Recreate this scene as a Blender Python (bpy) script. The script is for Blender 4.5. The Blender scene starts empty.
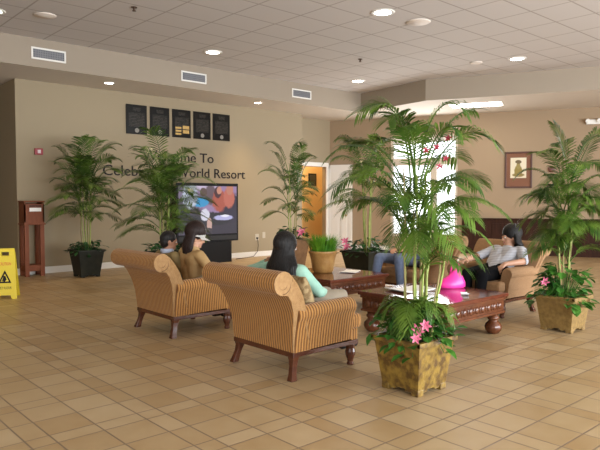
import bpy, bmesh, math, random
from mathutils import Vector, Matrix, noise as mnoise
PI = math.pi
scene = bpy.context.scene
COL = scene.collection

# ------------------------------------------------------------------ camera, world, light, exposure
cam = bpy.data.cameras.new('camera'); camo = bpy.data.objects.new('camera', cam); COL.objects.link(camo)
FPX = 610.0
cam.sensor_width = 36.0; cam.lens = 36.0 * FPX / 600.0
cam.clip_start = 0.05; cam.clip_end = 200
TH = math.radians(48.1); PITCH = math.atan(26 / FPX)
camo.location = (0, 0, 1.5)
camo.rotation_euler = (PI / 2 - PITCH, 0, TH - PI / 2)
scene.camera = camo

w = bpy.data.worlds.new('daylight'); scene.world = w; w.use_nodes = True
bg = w.node_tree.nodes['Background']; bg.inputs[0].default_value = (0.93, 0.97, 1.0, 1); bg.inputs[1].default_value = 4.0

def area(name, loc, rot, sx, sy, power, color):
    l = bpy.data.lights.new(name, 'AREA'); l.shape = 'RECTANGLE'; l.size = sx; l.size_y = sy
    l.energy = power; l.color = color
    o = bpy.data.objects.new(name, l); COL.objects.link(o); o.location = loc; o.rotation_euler = rot
    return o
# daylight entering through the tall lobby windows behind the camera (south side); the west lamp is an added warm fill
area('daylight_south', (7.6, -4.85, 1.7), (-PI / 2, 0, PI), 14, 2.6, 2000, (0.88, 0.94, 1.0))
area('warm_fill_west', (-4.85, 1.5, 2.0), (PI / 2, 0, -PI / 2), 8, 3.0, 60, (1.0, 0.84, 0.60))
area('daylight_back_window', (14.15, 10.45, 1.85), (PI / 2, 0, math.atan2(-.907, .42) + PI), 1.8, 2.7, 150, (0.95, 0.98, 1.0))

scene.view_settings.view_transform = 'Standard'; scene.view_settings.look = 'None'
scene.view_settings.exposure = 0.0; scene.view_settings.gamma = 1.0
scene.view_settings.use_curve_mapping = False

# ------------------------------------------------------------------ materials
MATS = {}
def mat(name, col, rough=0.6, col2=None, scale=8.0, bump=0.0, bscale=None, metal=0.0, stretch=(1, 1, 1), emit=0.0, spec=0.5, sharp=None):
    if name in MATS: return MATS[name]
    m = bpy.data.materials.new(name); m.use_nodes = True; nt = m.node_tree; b = nt.nodes['Principled BSDF']
    b.inputs['Roughness'].default_value = rough; b.inputs['Metallic'].default_value = metal
    b.inputs['Specular IOR Level'].default_value = spec
    b.inputs['Base Color'].default_value = (*col, 1)
    tc = nt.nodes.new('ShaderNodeTexCoord'); mp = nt.nodes.new('ShaderNodeMapping'); mp.inputs['Scale'].default_value = stretch
    nt.links.new(tc.outputs['Object'], mp.inputs[0])
    if col2 is not None:
        n = nt.nodes.new('ShaderNodeTexNoise'); n.inputs['Scale'].default_value = scale; n.inputs['Detail'].default_value = 4
        nt.links.new(mp.outputs[0], n.inputs['Vector'])
        r = nt.nodes.new('ShaderNodeValToRGB'); lo, hi = sharp or (0.3, 0.7)
        r.color_ramp.elements[0].position = lo; r.color_ramp.elements[1].position = hi
        r.color_ramp.elements[0].color = (*col, 1); r.color_ramp.elements[1].color = (*col2, 1)
        nt.links.new(n.outputs[0], r.inputs[0]); nt.links.new(r.outputs[0], b.inputs['Base Color'])
    if bump:
        n = nt.nodes.new('ShaderNodeTexNoise'); n.inputs['Scale'].default_value = bscale or scale * 4; n.inputs['Detail'].default_value = 3
        nt.links.new(mp.outputs[0], n.inputs['Vector'])
        bp = nt.nodes.new('ShaderNodeBump'); bp.inputs['Strength'].default_value = bump; bp.inputs['Distance'].default_value = 0.02
        nt.links.new(n.outputs[0], bp.inputs['Height']); nt.links.new(bp.outputs[0], b.inputs['Normal'])
    if emit:
        b.inputs['Emission Color'].default_value = (*col, 1); b.inputs['Emission Strength'].default_value = emit
    MATS[name] = m
    return m

def math_node(nt, op, a, b=None):
    n = nt.nodes.new('ShaderNodeMath'); n.operation = op
    for i, v in enumerate((a, b)):
        if v is None: continue
        if isinstance(v, (int, float)): n.inputs[i].default_value = v
        else: nt.links.new(v, n.inputs[i])
    return n.outputs[0]

def stripe_mat(name, axis, dark, light, period=0.034, rough=0.75, bump=0.6):
    """ribbed upholstery: ribs repeat along one object axis"""
    if name in MATS: return MATS[name]
    m = bpy.data.materials.new(name); m.use_nodes = True; nt = m.node_tree; b = nt.nodes['Principled BSDF']
    b.inputs['Roughness'].default_value = rough; b.inputs['Specular IOR Level'].default_value = 0.25
    b.inputs['Sheen Weight'].default_value = 0.15
    tc = nt.nodes.new('ShaderNodeTexCoord'); sx = nt.nodes.new('ShaderNodeSeparateXYZ'); nt.links.new(tc.outputs['Object'], sx.inputs[0])
    s = math_node(nt, 'SINE', math_node(nt, 'MULTIPLY', sx.outputs[axis], 2 * PI / period))
    h = math_node(nt, 'ADD', math_node(nt, 'MULTIPLY', s, 0.5), 0.5)
    nz = nt.nodes.new('ShaderNodeTexNoise'); nz.inputs['Scale'].default_value = 60; nt.links.new(tc.outputs['Object'], nz.inputs['Vector'])
    f = math_node(nt, 'ADD', h, math_node(nt, 'MULTIPLY', math_node(nt, 'SUBTRACT', nz.outputs[0], 0.5), 0.5))
    r = nt.nodes.new('ShaderNodeValToRGB'); r.color_ramp.elements[0].position = 0.1; r.color_ramp.elements[1].position = 0.75
    r.color_ramp.elements[0].color = (*dark, 1); r.color_ramp.elements[1].color = (*light, 1)
    nt.links.new(f, r.inputs[0]); nt.links.new(r.outputs[0], b.inputs['Base Color'])
    bp = nt.nodes.new('ShaderNodeBump'); bp.inputs['Strength'].default_value = bump; bp.inputs['Distance'].default_value = 0.008
    nt.links.new(h, bp.inputs['Height']); nt.links.new(bp.outputs[0], b.inputs['Normal'])
    MATS[name] = m; return m

def tile_floor_mat():
    m = bpy.data.materials.new('floor_tile'); m.use_nodes = True; nt = m.node_tree; b = nt.nodes['Principled BSDF']
    tc = nt.nodes.new('ShaderNodeTexCoord'); sx = nt.nodes.new('ShaderNodeSeparateXYZ'); nt.links.new(tc.outputs['Object'], sx.inputs[0])
    P = 0.75
    def axis(out, off):
        u = math_node(nt, 'SUBTRACT', out, off)
        fl = math_node(nt, 'FLOOR', math_node(nt, 'DIVIDE', u, P))
        r = math_node(nt, 'SUBTRACT', u, math_node(nt, 'MULTIPLY', fl, P))
        d = None
        for e in (0.0, 0.15, 0.45, 0.75):
            a = math_node(nt, 'ABSOLUTE', math_node(nt, 'SUBTRACT', r, e))
            d = a if d is None else math_node(nt, 'MINIMUM', d, a)
        idx = math_node(nt, 'ADD', math_node(nt, 'MULTIPLY', fl, 3), math_node(nt, 'ADD', math_node(nt, 'GREATER_THAN', r, 0.15), math_node(nt, 'GREATER_THAN', r, 0.45)))
        return d, idx
    dx, ix = axis(sx.outputs[0], 1.21 - 7.5); dy, iy = axis(sx.outputs[1], 1.5 - 7.5)
    d = math_node(nt, 'MINIMUM', dx, dy)
    mr = nt.nodes.new('ShaderNodeMapRange'); nt.links.new(d, mr.inputs[0])
    mr.inputs[1].default_value = 0.002; mr.inputs[2].default_value = 0.008
    cv = nt.nodes.new('ShaderNodeCombineXYZ'); nt.links.new(ix, cv.inputs[0]); nt.links.new(iy, cv.inputs[1])
    wn = nt.nodes.new('ShaderNodeTexWhiteNoise'); nt.links.new(cv.outputs[0], wn.inputs['Vector'])
    n1 = nt.nodes.new('ShaderNodeTexNoise'); n1.inputs['Scale'].default_value = 5; n1.inputs['Detail'].default_value = 6
    nt.links.new(tc.outputs['Object'], n1.inputs['Vector'])
    f = math_node(nt, 'ADD', math_node(nt, 'MULTIPLY', wn.outputs['Value'], 0.45), math_node(nt, 'MULTIPLY', n1.outputs[0], 0.6))
    r = nt.nodes.new('ShaderNodeValToRGB'); e = r.color_ramp.elements
    e[0].position = 0.2; e[0].color = (0.33, 0.207, 0.092, 1); e[1].position = 0.8; e[1].color = (0.44, 0.32, 0.182, 1)
    k = e.new(0.5); k.color = (0.385, 0.264, 0.135, 1)
    nt.links.new(f, r.inputs[0])
    mx = nt.nodes.new('ShaderNodeMix'); mx.data_type = 'RGBA'; nt.links.new(mr.outputs[0], mx.inputs[0])
    mx.inputs[6].default_value = (0.17, 0.115, 0.075, 1); nt.links.new(r.outputs[0], mx.inputs[7])
    nt.links.new(mx.outputs[2], b.inputs['Base Color'])
    rr = nt.nodes.new('ShaderNodeMapRange'); nt.links.new(n1.outputs[0], rr.inputs[0]); rr.inputs[3].default_value = 0.30; rr.inputs[4].default_value = 0.50
    nt.links.new(rr.outputs[0], b.inputs['Roughness'])
    bp = nt.nodes.new('ShaderNodeBump'); bp.inputs['Strength'].default_value = 0.35; bp.inputs['Distance'].default_value = 0.004
    hh = math_node(nt, 'ADD', mr.outputs[0], math_node(nt, 'MULTIPLY', n1.outputs[0], 0.25))
    nt.links.new(hh, bp.inputs['Height']); nt.links.new(bp.outputs[0], b.inputs['Normal'])
    return m

def ceiling_mat():
    m = bpy.data.materials.new('ceiling_tile'); m.use_nodes = True; nt = m.node_tree; b = nt.nodes['Principled BSDF']
    b.inputs['Roughness'].default_value = 0.85
    tc = nt.nodes.new('ShaderNodeTexCoord'); sx = nt.nodes.new('ShaderNodeSeparateXYZ'); nt.links.new(tc.outputs['Object'], sx.inputs[0])
    ds = []
    for out, off, P in ((sx.outputs[0], 0.66, 0.82), (sx.outputs[1], 0.30, 0.62)):
        u = math_node(nt, 'DIVIDE', math_node(nt, 'SUBTRACT', out, off - 20 * P), P)
        r = math_node(nt, 'FRACT', u)
        ds.append(math_node(nt, 'MULTIPLY', math_node(nt, 'MINIMUM', r, math_node(nt, 'SUBTRACT', 1.0, r)), P))
    d = math_node(nt, 'MINIMUM', ds[0], ds[1])
    mr = nt.nodes.new('ShaderNodeMapRange'); nt.links.new(d, mr.inputs[0]); mr.inputs[1].default_value = 0.010; mr.inputs[2].default_value = 0.016
    n1 = nt.nodes.new('ShaderNodeTexNoise'); n1.inputs['Scale'].default_value = 90; nt.links.new(tc.outputs['Object'], n1.inputs['Vector'])
    mx = nt.nodes.new('ShaderNodeMix'); mx.data_type = 'RGBA'; nt.links.new(mr.outputs[0], mx.inputs[0])
    mx.inputs[6].default_value = (0.34, 0.30, 0.27, 1); mx.inputs[7].default_value = (0.53, 0.49, 0.465, 1)
    nt.links.new(mx.outputs[2], b.inputs['Base Color'])
    bp = nt.nodes.new('ShaderNodeBump'); bp.inputs['Strength'].default_value = 0.15; bp.inputs['Distance'].default_value = 0.004
    nt.links.new(math_node(nt, 'ADD', math_node(nt, 'MULTIPLY', n1.outputs[0], 0.4), mr.outputs[0]), bp.inputs['Height']); nt.links.new(bp.outputs[0], b.inputs['Normal'])
    return m

def picture_mat(name, base, blobs, emit=0.0, rough=0.4, axes=(0, 2)):
    """flat artwork: soft ellipses (cx, cy, rx, ry, colour) laid over a base colour, in object coordinates"""
    m = bpy.data.materials.new(name); m.use_nodes = True; nt = m.node_tree; b = nt.nodes['Principled BSDF']
    b.inputs['Roughness'].default_value = rough
    tc = nt.nodes.new('ShaderNodeTexCoord'); sx = nt.nodes.new('ShaderNodeSeparateXYZ'); nt.links.new(tc.outputs['Object'], sx.inputs[0])
    nz = nt.nodes.new('ShaderNodeTexNoise'); nz.inputs['Scale'].default_value = 14; nt.links.new(tc.outputs['Object'], nz.inputs['Vector'])
    wob = math_node(nt, 'MULTIPLY', math_node(nt, 'SUBTRACT', nz.outputs[0], 0.5), 0.9)
    cur = None
    for cx, cy, rx, ry, c in blobs:
        u = math_node(nt, 'DIVIDE', math_node(nt, 'SUBTRACT', sx.outputs[axes[0]], cx), rx)
        v = math_node(nt, 'DIVIDE', math_node(nt, 'SUBTRACT', sx.outputs[axes[1]], cy), ry)
        r2 = math_node(nt, 'ADD', math_node(nt, 'MULTIPLY', u, u), math_node(nt, 'MULTIPLY', v, v))
        r2 = math_node(nt, 'ADD', r2, wob)
        mr = nt.nodes.new('ShaderNodeMapRange'); nt.links.new(r2, mr.inputs[0]); mr.inputs[1].default_value = 0.8; mr.inputs[2].default_value = 1.2
        mr.inputs[3].default_value = 1; mr.inputs[4].default_value = 0
        mx = nt.nodes.new('ShaderNodeMix'); mx.data_type = 'RGBA'; nt.links.new(mr.outputs[0], mx.inputs[0])
        if cur is None: mx.inputs[6].default_value = (*base, 1)
        else: nt.links.new(cur, mx.inputs[6])
        mx.inputs[7].default_value = (*c, 1); cur = mx.outputs[2]
    if emit:
        b.inputs['Base Color'].default_value = (0.01, 0.01, 0.01, 1)
        nt.links.new(cur, b.inputs['Emission Color']); b.inputs['Emission Strength'].default_value = emit
    else: nt.links.new(cur, b.inputs['Base Color'])
    return m

def glass_mat():
    m = bpy.data.materials.new('window_glass'); m.use_nodes = True; nt = m.node_tree; nt.nodes.clear()
    o = nt.nodes.new('ShaderNodeOutputMaterial'); mx = nt.nodes.new('ShaderNodeMixShader'); t = nt.nodes.new('ShaderNodeBsdfTransparent'); g = nt.nodes.new('ShaderNodeBsdfGlossy')
    g.inputs['Roughness'].default_value = 0.02; fr = nt.nodes.new('ShaderNodeFresnel'); fr.inputs[0].default_value = 1.45
    nt.links.new(fr.outputs[0], mx.inputs[0]); nt.links.new(t.outputs[0], mx.inputs[1]); nt.links.new(g.outputs[0], mx.inputs[2]); nt.links.new(mx.outputs[0], o.inputs[0])
    return m

def leaf_mat(name, c1, c2, rough=0.42):
    if name in MATS: return MATS[name]
    m = bpy.data.materials.new(name); m.use_nodes = True; nt = m.node_tree; b = nt.nodes['Principled BSDF']; b.inputs['Roughness'].default_value = rough; b.inputs['Specular IOR Level'].default_value = 0.3
    tc = nt.nodes.new('ShaderNodeTexCoord'); n = nt.nodes.new('ShaderNodeTexNoise'); n.inputs['Scale'].default_value = 5; nt.links.new(tc.outputs['Object'], n.inputs['Vector'])
    r = nt.nodes.new('ShaderNodeValToRGB'); r.color_ramp.elements[0].position = 0.35; r.color_ramp.elements[1].position = 0.68
    r.color_ramp.elements[0].color = (*c1, 1); r.color_ramp.elements[1].color = (*c2, 1)
    nt.links.new(n.outputs[0], r.inputs[0]); nt.links.new(r.outputs[0], b.inputs['Base Color'])
    tr = nt.nodes.new('ShaderNodeBsdfTranslucent'); nt.links.new(r.outputs[0], tr.inputs[0])
    mx = nt.nodes.new('ShaderNodeMixShader'); mx.inputs[0].default_value = 0.15
    nt.links.new(b.outputs[0], mx.inputs[1]); nt.links.new(tr.outputs[0], mx.inputs[2]); nt.links.new(mx.outputs[0], nt.nodes['Material Output'].inputs[0])
    MATS[name] = m; return m

M_wall = mat('wall_paint', (0.305, 0.243, 0.155), 0.8, bump=0.05, bscale=120)
M_wall2 = mat('wall_paint_tan', (0.30, 0.212, 0.13), 0.8, bump=0.05, bscale=120)
M_soffit = mat('soffit_paint', (0.30, 0.245, 0.185), 0.8, bump=0.05, bscale=120)
M_white = mat('white_trim', (0.74, 0.71, 0.66), 0.5)
M_ceil = ceiling_mat(); M_floor = tile_floor_mat(); M_glass = glass_mat()
M_wains = mat('dark_wood_panelling', (0.022, 0.009, 0.005), 0.6, (0.045, 0.016, 0.009), 3, stretch=(6, 6, 0.6), spec=0.12)
M_darkwood = mat('dark_mahogany', (0.060, 0.018, 0.009), 0.25, (0.10, 0.032, 0.014), 6, stretch=(1, 1, 4))
M_tablewood = mat('carved_table_wood', (0.075, 0.022, 0.009), 0.25, (0.13, 0.042, 0.016), 7, stretch=(1, 4, 1))
M_tabletop = mat('polished_table_top', (0.085, 0.022, 0.012), 0.10, (0.13, 0.036, 0.018), 5, stretch=(1, 6, 1))
M_kiosk = mat('red_brown_wood', (0.165, 0.046, 0.017), 0.5, (0.21, 0.062, 0.024), 5, stretch=(5, 5, 1), spec=0.2)
M_black = mat('black_plastic', (0.008, 0.008, 0.009), 0.5, spec=0.2)
M_blackgloss = mat('black_gloss', (0.007, 0.006, 0.005), 0.3, spec=0.2)
M_lettering = mat('dark_lettering', (0.014, 0.010, 0.011), 0.5, spec=0.2)
M_metalgrey = mat('grey_grille', (0.20, 0.20, 0.21), 0.5)
M_soil = mat('potting_soil', (0.02, 0.013, 0.008), 0.95, (0.05, 0.03, 0.018), 30, bump=0.6)
M_gold = mat('aged_gold_planter', (0.085, 0.042, 0.007), 0.42, (0.23, 0.14, 0.022), 18, bump=0.25, bscale=30, sharp=(0.38, 0.62))
M_tanpot = mat('woven_tan_planter', (0.15, 0.083, 0.018), 0.6, (0.25, 0.155, 0.042), 26, bump=0.4, bscale=60)
M_bronzepot = mat('bronze_planter', (0.13, 0.062, 0.025), 0.4, (0.22, 0.115, 0.05), 9)
M_darkpot = mat('dark_planter', (0.012, 0.013, 0.008), 0.5, (0.022, 0.022, 0.014), 9, spec=0.25)
M_cane = mat('palm_cane', (0.22, 0.30, 0.05), 0.5, (0.36, 0.40, 0.10), 4, stretch=(1, 1, 3))
M_canebrown = mat('palm_cane_dry', (0.24, 0.17, 0.07), 0.6, (0.30, 0.28, 0.09), 5)
M_leaf = leaf_mat('palm_leaf', (0.026, 0.072, 0.008), (0.13, 0.215, 0.028))
M_leafdark = leaf_mat('palm_leaf_dark', (0.026, 0.066, 0.009), (0.11, 0.18, 0.028))
M_pothos = leaf_mat('low_leaf', (0.010, 0.040, 0.010), (0.030, 0.105, 0.025))
M_pothosbright = leaf_mat('low_leaf_bright', (0.02, 0.085, 0.012), (0.07, 0.20, 0.025))
M_grass = leaf_mat('grass_blade', (0.045, 0.15, 0.010), (0.16, 0.36, 0.025))
M_pinkflower = mat('pink_petal', (0.42, 0.035, 0.11), 0.5, (0.62, 0.19, 0.28), 40)
M_redflower = mat('red_petal', (0.33, 0.02, 0.045), 0.5)
M_skin = mat('skin', (0.46, 0.23, 0.14), 0.5)
M_skin2 = mat('skin_light', (0.52, 0.28, 0.18), 0.5)
M_hairblack = mat('black_hair', (0.006, 0.005, 0.005), 0.45, (0.013, 0.011, 0.010), 30, bump=0.5, bscale=40, stretch=(3, 3, 0.25), spec=0.25)
M_hairbrown = mat('dark_brown_hair', (0.012, 0.006, 0.005), 0.45, (0.024, 0.011, 0.009), 30, bump=0.5, bscale=40, stretch=(3, 3, 0.25), spec=0.25)
M_lamp = mat('lamp_glow', (1.0, 0.97, 0.90), 0.5, emit=14)
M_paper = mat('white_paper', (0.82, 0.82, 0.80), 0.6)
CH_D, CH_L = (0.15, 0.058, 0.012), (0.43, 0.208, 0.058)
M_strY = stripe_mat('ribbed_fabric_across', 1, CH_D, CH_L, period=0.031)
M_strX = stripe_mat('ribbed_fabric_along', 0, CH_D, CH_L, period=0.031)
M_seam = mat('scroll_seam', (0.15, 0.066, 0.018), 0.7)
M_chairend = mat('scroll_end_fabric', (0.29, 0.155, 0.055), 0.75, (0.38, 0.215, 0.085), 30, bump=0.3)
M_plain = mat('tan_upholstery', (0.25, 0.135, 0.058), 0.8, (0.30, 0.165, 0.075), 40, bump=0.2)

# ------------------------------------------------------------------ helpers
def link(name, bm, m, parent=None, smooth=False, loc=None, rotz=None):
    me = bpy.data.meshes.new(name)
    bmesh.ops.recalc_face_normals(bm, faces=bm.faces[:])
    bm.to_mesh(me); bm.free()
    for x in (m if isinstance(m, (list, tuple)) else [m]): me.materials.append(x)
    if smooth:
        for p in me.polygons: p.use_smooth = True
    o = bpy.data.objects.new(name, me); COL.objects.link(o)
    if parent is not None: o.parent = parent
    if loc is not None: o.location = loc
    if rotz is not None: o.rotation_euler[2] = rotz
    return o

def thing(name, label, cat, loc=(0, 0, 0), rotz=0.0, group=None):
    o = bpy.data.objects.new(name, None); COL.objects.link(o); o.empty_display_size = 0.1
    o.location = loc; o.rotation_euler = (0, 0, rotz); o['label'] = label; o['category'] = cat
    if group: o['group'] = group
    return o
def tag(o, label, cat, group=None):
    o['label'] = label; o['category'] = cat
    if group: o['group'] = group
    return o
def struct(name, bm, m, parent=None, **k):
    o = link(name, bm, m, parent, **k)
    if parent is None: o['kind'] = 'structure'
    return o
def dup(root, loc, rotz, label, group=None):
    r = root.copy(); COL.objects.link(r); r.location = loc; r.rotation_euler = (0, 0, rotz); r['label'] = label
    if group: r['group'] = group
    for ch in list(root.children):
        c = ch.copy(); COL.objects.link(c); c.parent = r
        for g in list(ch.children):
            d = g.copy(); COL.objects.link(d); d.parent = c
    return r

def NB(): return bmesh.new()
def box(bm, x0, x1, y0, y1, z0, z1, bev=0.0, seg=2):
    r = bmesh.ops.create_cube(bm, size=1)
    bmesh.ops.transform(bm, matrix=Matrix.Translation(((x0 + x1) / 2, (y0 + y1) / 2, (z0 + z1) / 2)) @ Matrix.Diagonal((x1 - x0, y1 - y0, z1 - z0, 1)), verts=r['verts'])
    if bev:
        es = {e for v in r['verts'] for e in v.link_edges}
        bmesh.ops.bevel(bm, geom=list(es), offset=bev, segments=seg, affect='EDGES', profile=0.5)
    return bm
def BX(*a, **k): return box(NB(), *a, **k)
def prism(bm, pts, z0, z1):
    a = [bm.verts.new((x, y, z0)) for x, y in pts]; b = [bm.verts.new((x, y, z1)) for x, y in pts]
    bm.faces.new(a[::-1]); bm.faces.new(b); n = len(pts)
    for i in range(n): bm.faces.new((a[i], a[(i + 1) % n], b[(i + 1) % n], b[i]))
    return bm
def lathe(bm, prof, seg=24, cx=0, cy=0, cap=True):
    rings = []
    for r, z in prof:
        rings.append([bm.verts.new((cx + r * math.cos(2 * PI * i / seg), cy + r * math.sin(2 * PI * i / seg), z)) for i in range(seg)])
    for a, b in zip(rings, rings[1:]):
        for i in range(seg): bm.faces.new((a[i], a[(i + 1) % seg], b[(i + 1) % seg], b[i]))
    if cap:
        bm.faces.new(rings[0][::-1]); bm.faces.new(rings[-1])
    return bm
def tube(bm, pts, rad, seg=8):
    pts = [Vector(p) for p in pts]; n = len(pts)
    rads = rad if isinstance(rad, (list, tuple)) else [rad] * n
    rings = []; ref = None
    for i, p in enumerate(pts):
        t = (pts[min(i + 1, n - 1)] - pts[max(i - 1, 0)]).normalized()
        if ref is None: ref = t.orthogonal().normalized()
        ref = (ref - t * ref.dot(t)).normalized(); q = t.cross(ref)
        rings.append([bm.verts.new(p + (ref * math.cos(2 * PI * k / seg) + q * math.sin(2 * PI * k / seg)) * rads[i]) for k in range(seg)])
    for a, b in zip(rings, rings[1:]):
        for k in range(seg): bm.faces.new((a[k], a[(k + 1) % seg], b[(k + 1) % seg], b[k]))
    bm.faces.new(rings[0][::-1]); bm.faces.new(rings[-1])
    return bm
def taper(bm, b, t, z0, z1, bt=None, cx=0, cy=0):
    """square frustum: half widths b at z0, t at z1"""
    v0 = [bm.verts.new((cx + sx * b, cy + sy * b, z0)) for sx, sy in ((-1, -1), (1, -1), (1, 1), (-1, 1))]
    v1 = [bm.verts.new((cx + sx * t, cy + sy * t, z1)) for sx, sy in ((-1, -1), (1, -1), (1, 1), (-1, 1))]
    bm.faces.new(v0[::-1]); bm.faces.new(v1)
    for i in range(4): bm.faces.new((v0[i], v0[(i + 1) % 4], v1[(i + 1) % 4], v1[i]))
    return bm
def ellipsoid(bm, c, r, sub=3, rot=None):
    g = bmesh.ops.create_icosphere(bm, subdivisions=sub, radius=1)
    mt = Matrix.Translation(Vector(c)) @ (rot.to_4x4() if rot else Matrix.Identity(4)) @ Matrix.Diagonal((r[0], r[1], r[2], 1))
    bmesh.ops.transform(bm, matrix=mt, verts=g['verts']); return bm
def bez(p0, p1, p2, t): return p0 * (1 - t) ** 2 + p1 * 2 * t * (1 - t) + p2 * t * t

# ------------------------------------------------------------------ setting
ZS, ZC = 3.84, 4.34
D = Vector((0.42, -0.907, 0)).normalized(); WB = Vector((15.0, 8.85, 0)); WROT = math.atan2(D.y, D.x)
struct('floor', BX(-6, 21, -6, 19, -0.1, 0.0), M_floor)
struct('ceiling', BX(-6, 21, -6, 19, ZC, ZC + 0.1), M_ceil)
struct('trim_1', prism(NB(), [(-5.5, 11.25), (12.3, 11.25), (12.0, 8.9), (12.0 + D.x * 11, 8.9 + D.y * 11), (21, 8.9 + D.y * 11), (21, 19), (-5.5, 19)], ZS, ZC), [M_soffit, mat('soffit_underside_bounce', (0.60, 0.53, 0.45), 0.8)])
bpy.data.objects['trim_1'].data.polygons[0].material_index = 1   # dropped soffit; underside colour lightened to stand in for light bounced off the floor
struct('wall_feature', prism(NB(), [(3.86, 12.6), (11.38, 12.6), (11.38, 13.15), (11.2, 13.15), (11.2, 12.8), (4.06, 12.8), (4.06, 18.5), (3.86, 18.5)], 0, ZS), M_wall)
bm = NB(); box(bm, 11.2, 11.6, 13.15, 13.3, 0, ZS); box(bm, 11.6, 12.84, 13.15, 13.3, 2.46, ZS); box(bm, 12.84, 13.1, 13.15, 13.3, 0, ZS)
struct('wall_alcove', bm, M_wall)
bm = NB(); box(bm, 11.0, 14.35, 14.6, 14.75, 0, ZS); box(bm, 11.0, 11.15, 13.3, 14.6, 0, ZS); box(bm, 14.2, 14.35, 12.7, 14.6, 0, ZS)
struct('wall_corridor', bm, mat('corridor_paint', (0.62, 0.43, 0.19), 0.8))
bm = NB(); box(bm, 11.5, 11.6, 13.12, 13.15, 0, 2.58); box(bm, 11.5, 12.92, 13.11, 13.15, 2.46, 2.58); box(bm, 12.84, 12.92, 13.12, 13.15, 0, 2.46)
struct('trim_2', bm, M_white)
# angled back wall with the window (local x runs along the wall, local y away from the room)
bm = NB(); box(bm, -4.80, -2.85, 0, 0.2, 0, ZS); box(bm, -2.85, -0.96, 0, 0.2, 0, 0.42); box(bm, -2.85, -0.96, 0, 0.2, 3.3, ZS); box(bm, -0.96, 9.0, 0, 0.2, 0, ZS)
struct('wall_back', bm, M_wall2, loc=WB, rotz=WROT)
bm = NB()
for x0, x1 in ((-0.82, 9.0),):
    box(bm, x0, x1, -0.03, 0, 0.0, 0.94); box(bm, x0, x1, -0.06, 0, 0.94, 0.98, bev=0.008); box(bm, x0, x1, -0.045, 0, 0, 0.14)
    x = x0 + 0.12
    while x < x1 - 0.5:
        box(bm, x, x + 0.55, -0.045, -0.03, 0.24, 0.84, bev=0.006); x += 0.68
struct('trim_3', bm, M_wains, loc=WB, rotz=WROT)
wf = NB()
for x0, x1, z0, z1 in ((-2.85, -2.79, .42, 3.3), (-1.02, -.96, .42, 3.3), (-2.85, -.96, .42, .50), (-2.85, -.96, 3.24, 3.3), (-2.85, -.96, 2.46, 2.66), (-1.70, -1.54, .42, 2.5)):
    box(wf, x0, x1, -0.02, 0.14, z0, z1)
win = struct('window_1', wf, mat('window_frame_paint', (0.55, 0.46, 0.36), 0.5), loc=WB, rotz=WROT)
for x0, x1, z0, z1 in ((-2.79, -1.70, .5, 2.46), (-1.54, -1.02, .5, 2.46), (-2.79, -1.02, 2.66, 3.24)):
    link('window_pane', BX(x0, x1, 0.06, 0.066, z0, z1), M_glass, win)
struct('ground_outside', BX(10, 60, 2, 60, -0.3, -0.15), mat('pale_concrete', (0.75, 0.74, 0.72), 0.9))
# white panelled door in the angled wall
bm = BX(-4.70, -4.12, -0.045, 0, 0.01, 2.42)
dr = struct('door_1', bm, M_white, loc=WB, rotz=WROT)
for x0, x1 in ((-4.65, -4.45), (-4.37, -4.17)):
    for z0, z1 in ((0.15, 0.95), (1.10, 1.75), (1.88, 2.30)):
        link('door_panel', BX(x0, x1, -0.06, -0.045, z0, z1, bev=0.007), M_white, dr)
bm = NB(); box(bm, -4.78, -4.70, -0.06, 0, 0, 2.52); box(bm, -4.12, -4.02, -0.06, 0, 0, 2.52); box(bm, -4.78, -4.02, -0.06, 0, 2.42, 2.52)
link('door_casing', bm, M_white, dr)
bm = NB(); ellipsoid(bm, (-4.19, -0.09, 1.02), (.03, .03, .03), 2); tube(bm, [(-4.19, -0.045, 1.02), (-4.19, -0.09, 1.02)], 0.012)
link('door_handle', bm, mat('brass', (0.5, 0.35, 0.12), 0.3, metal=1.0), dr)
# remaining shell behind and beside the camera, with tall window openings
bm = NB(); box(bm, -5.2, 1.0, -5.2, -5.0, 0, ZC); box(bm, 15, 21, -5.2, -5.0, 0, ZC); box(bm, 1, 15, -5.2, -5.0, 3.6, ZC); box(bm, 1, 15, -5.2, -5.0, 0, .35)
struct('wall_south', bm, M_wall)
bm = NB(); box(bm, -5.2, -5.0, -5.2, -3, 0, ZC); box(bm, -5.2, -5.0, 6, 18.7, 0, ZC); box(bm, -5.2, -5.0, -3, 6, 3.6, ZC); box(bm, -5.2, -5.0, -3, 6, 0, .35)
struct('wall_west', bm, M_wall)
struct('wall_east', BX(18.7, 18.9, -5.2, 1.2, 0, ZC), M_wall2)
struct('wall_north', BX(-5.2, 3.8, 18.5, 18.7, 0, ZS), M_wall)
bm = NB(); box(bm, 3.86, 11.38, 12.57, 12.6, 0, 0.13); box(bm, 3.83, 3.86, 12.57, 18.5, 0, 0.13)
struct('baseboard_feature', bm, M_white)
struct('baseboard_back', BX(-4.02, -2.9, -0.02, 0, 0, 0.13), M_white, loc=WB, rotz=WROT)

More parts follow.
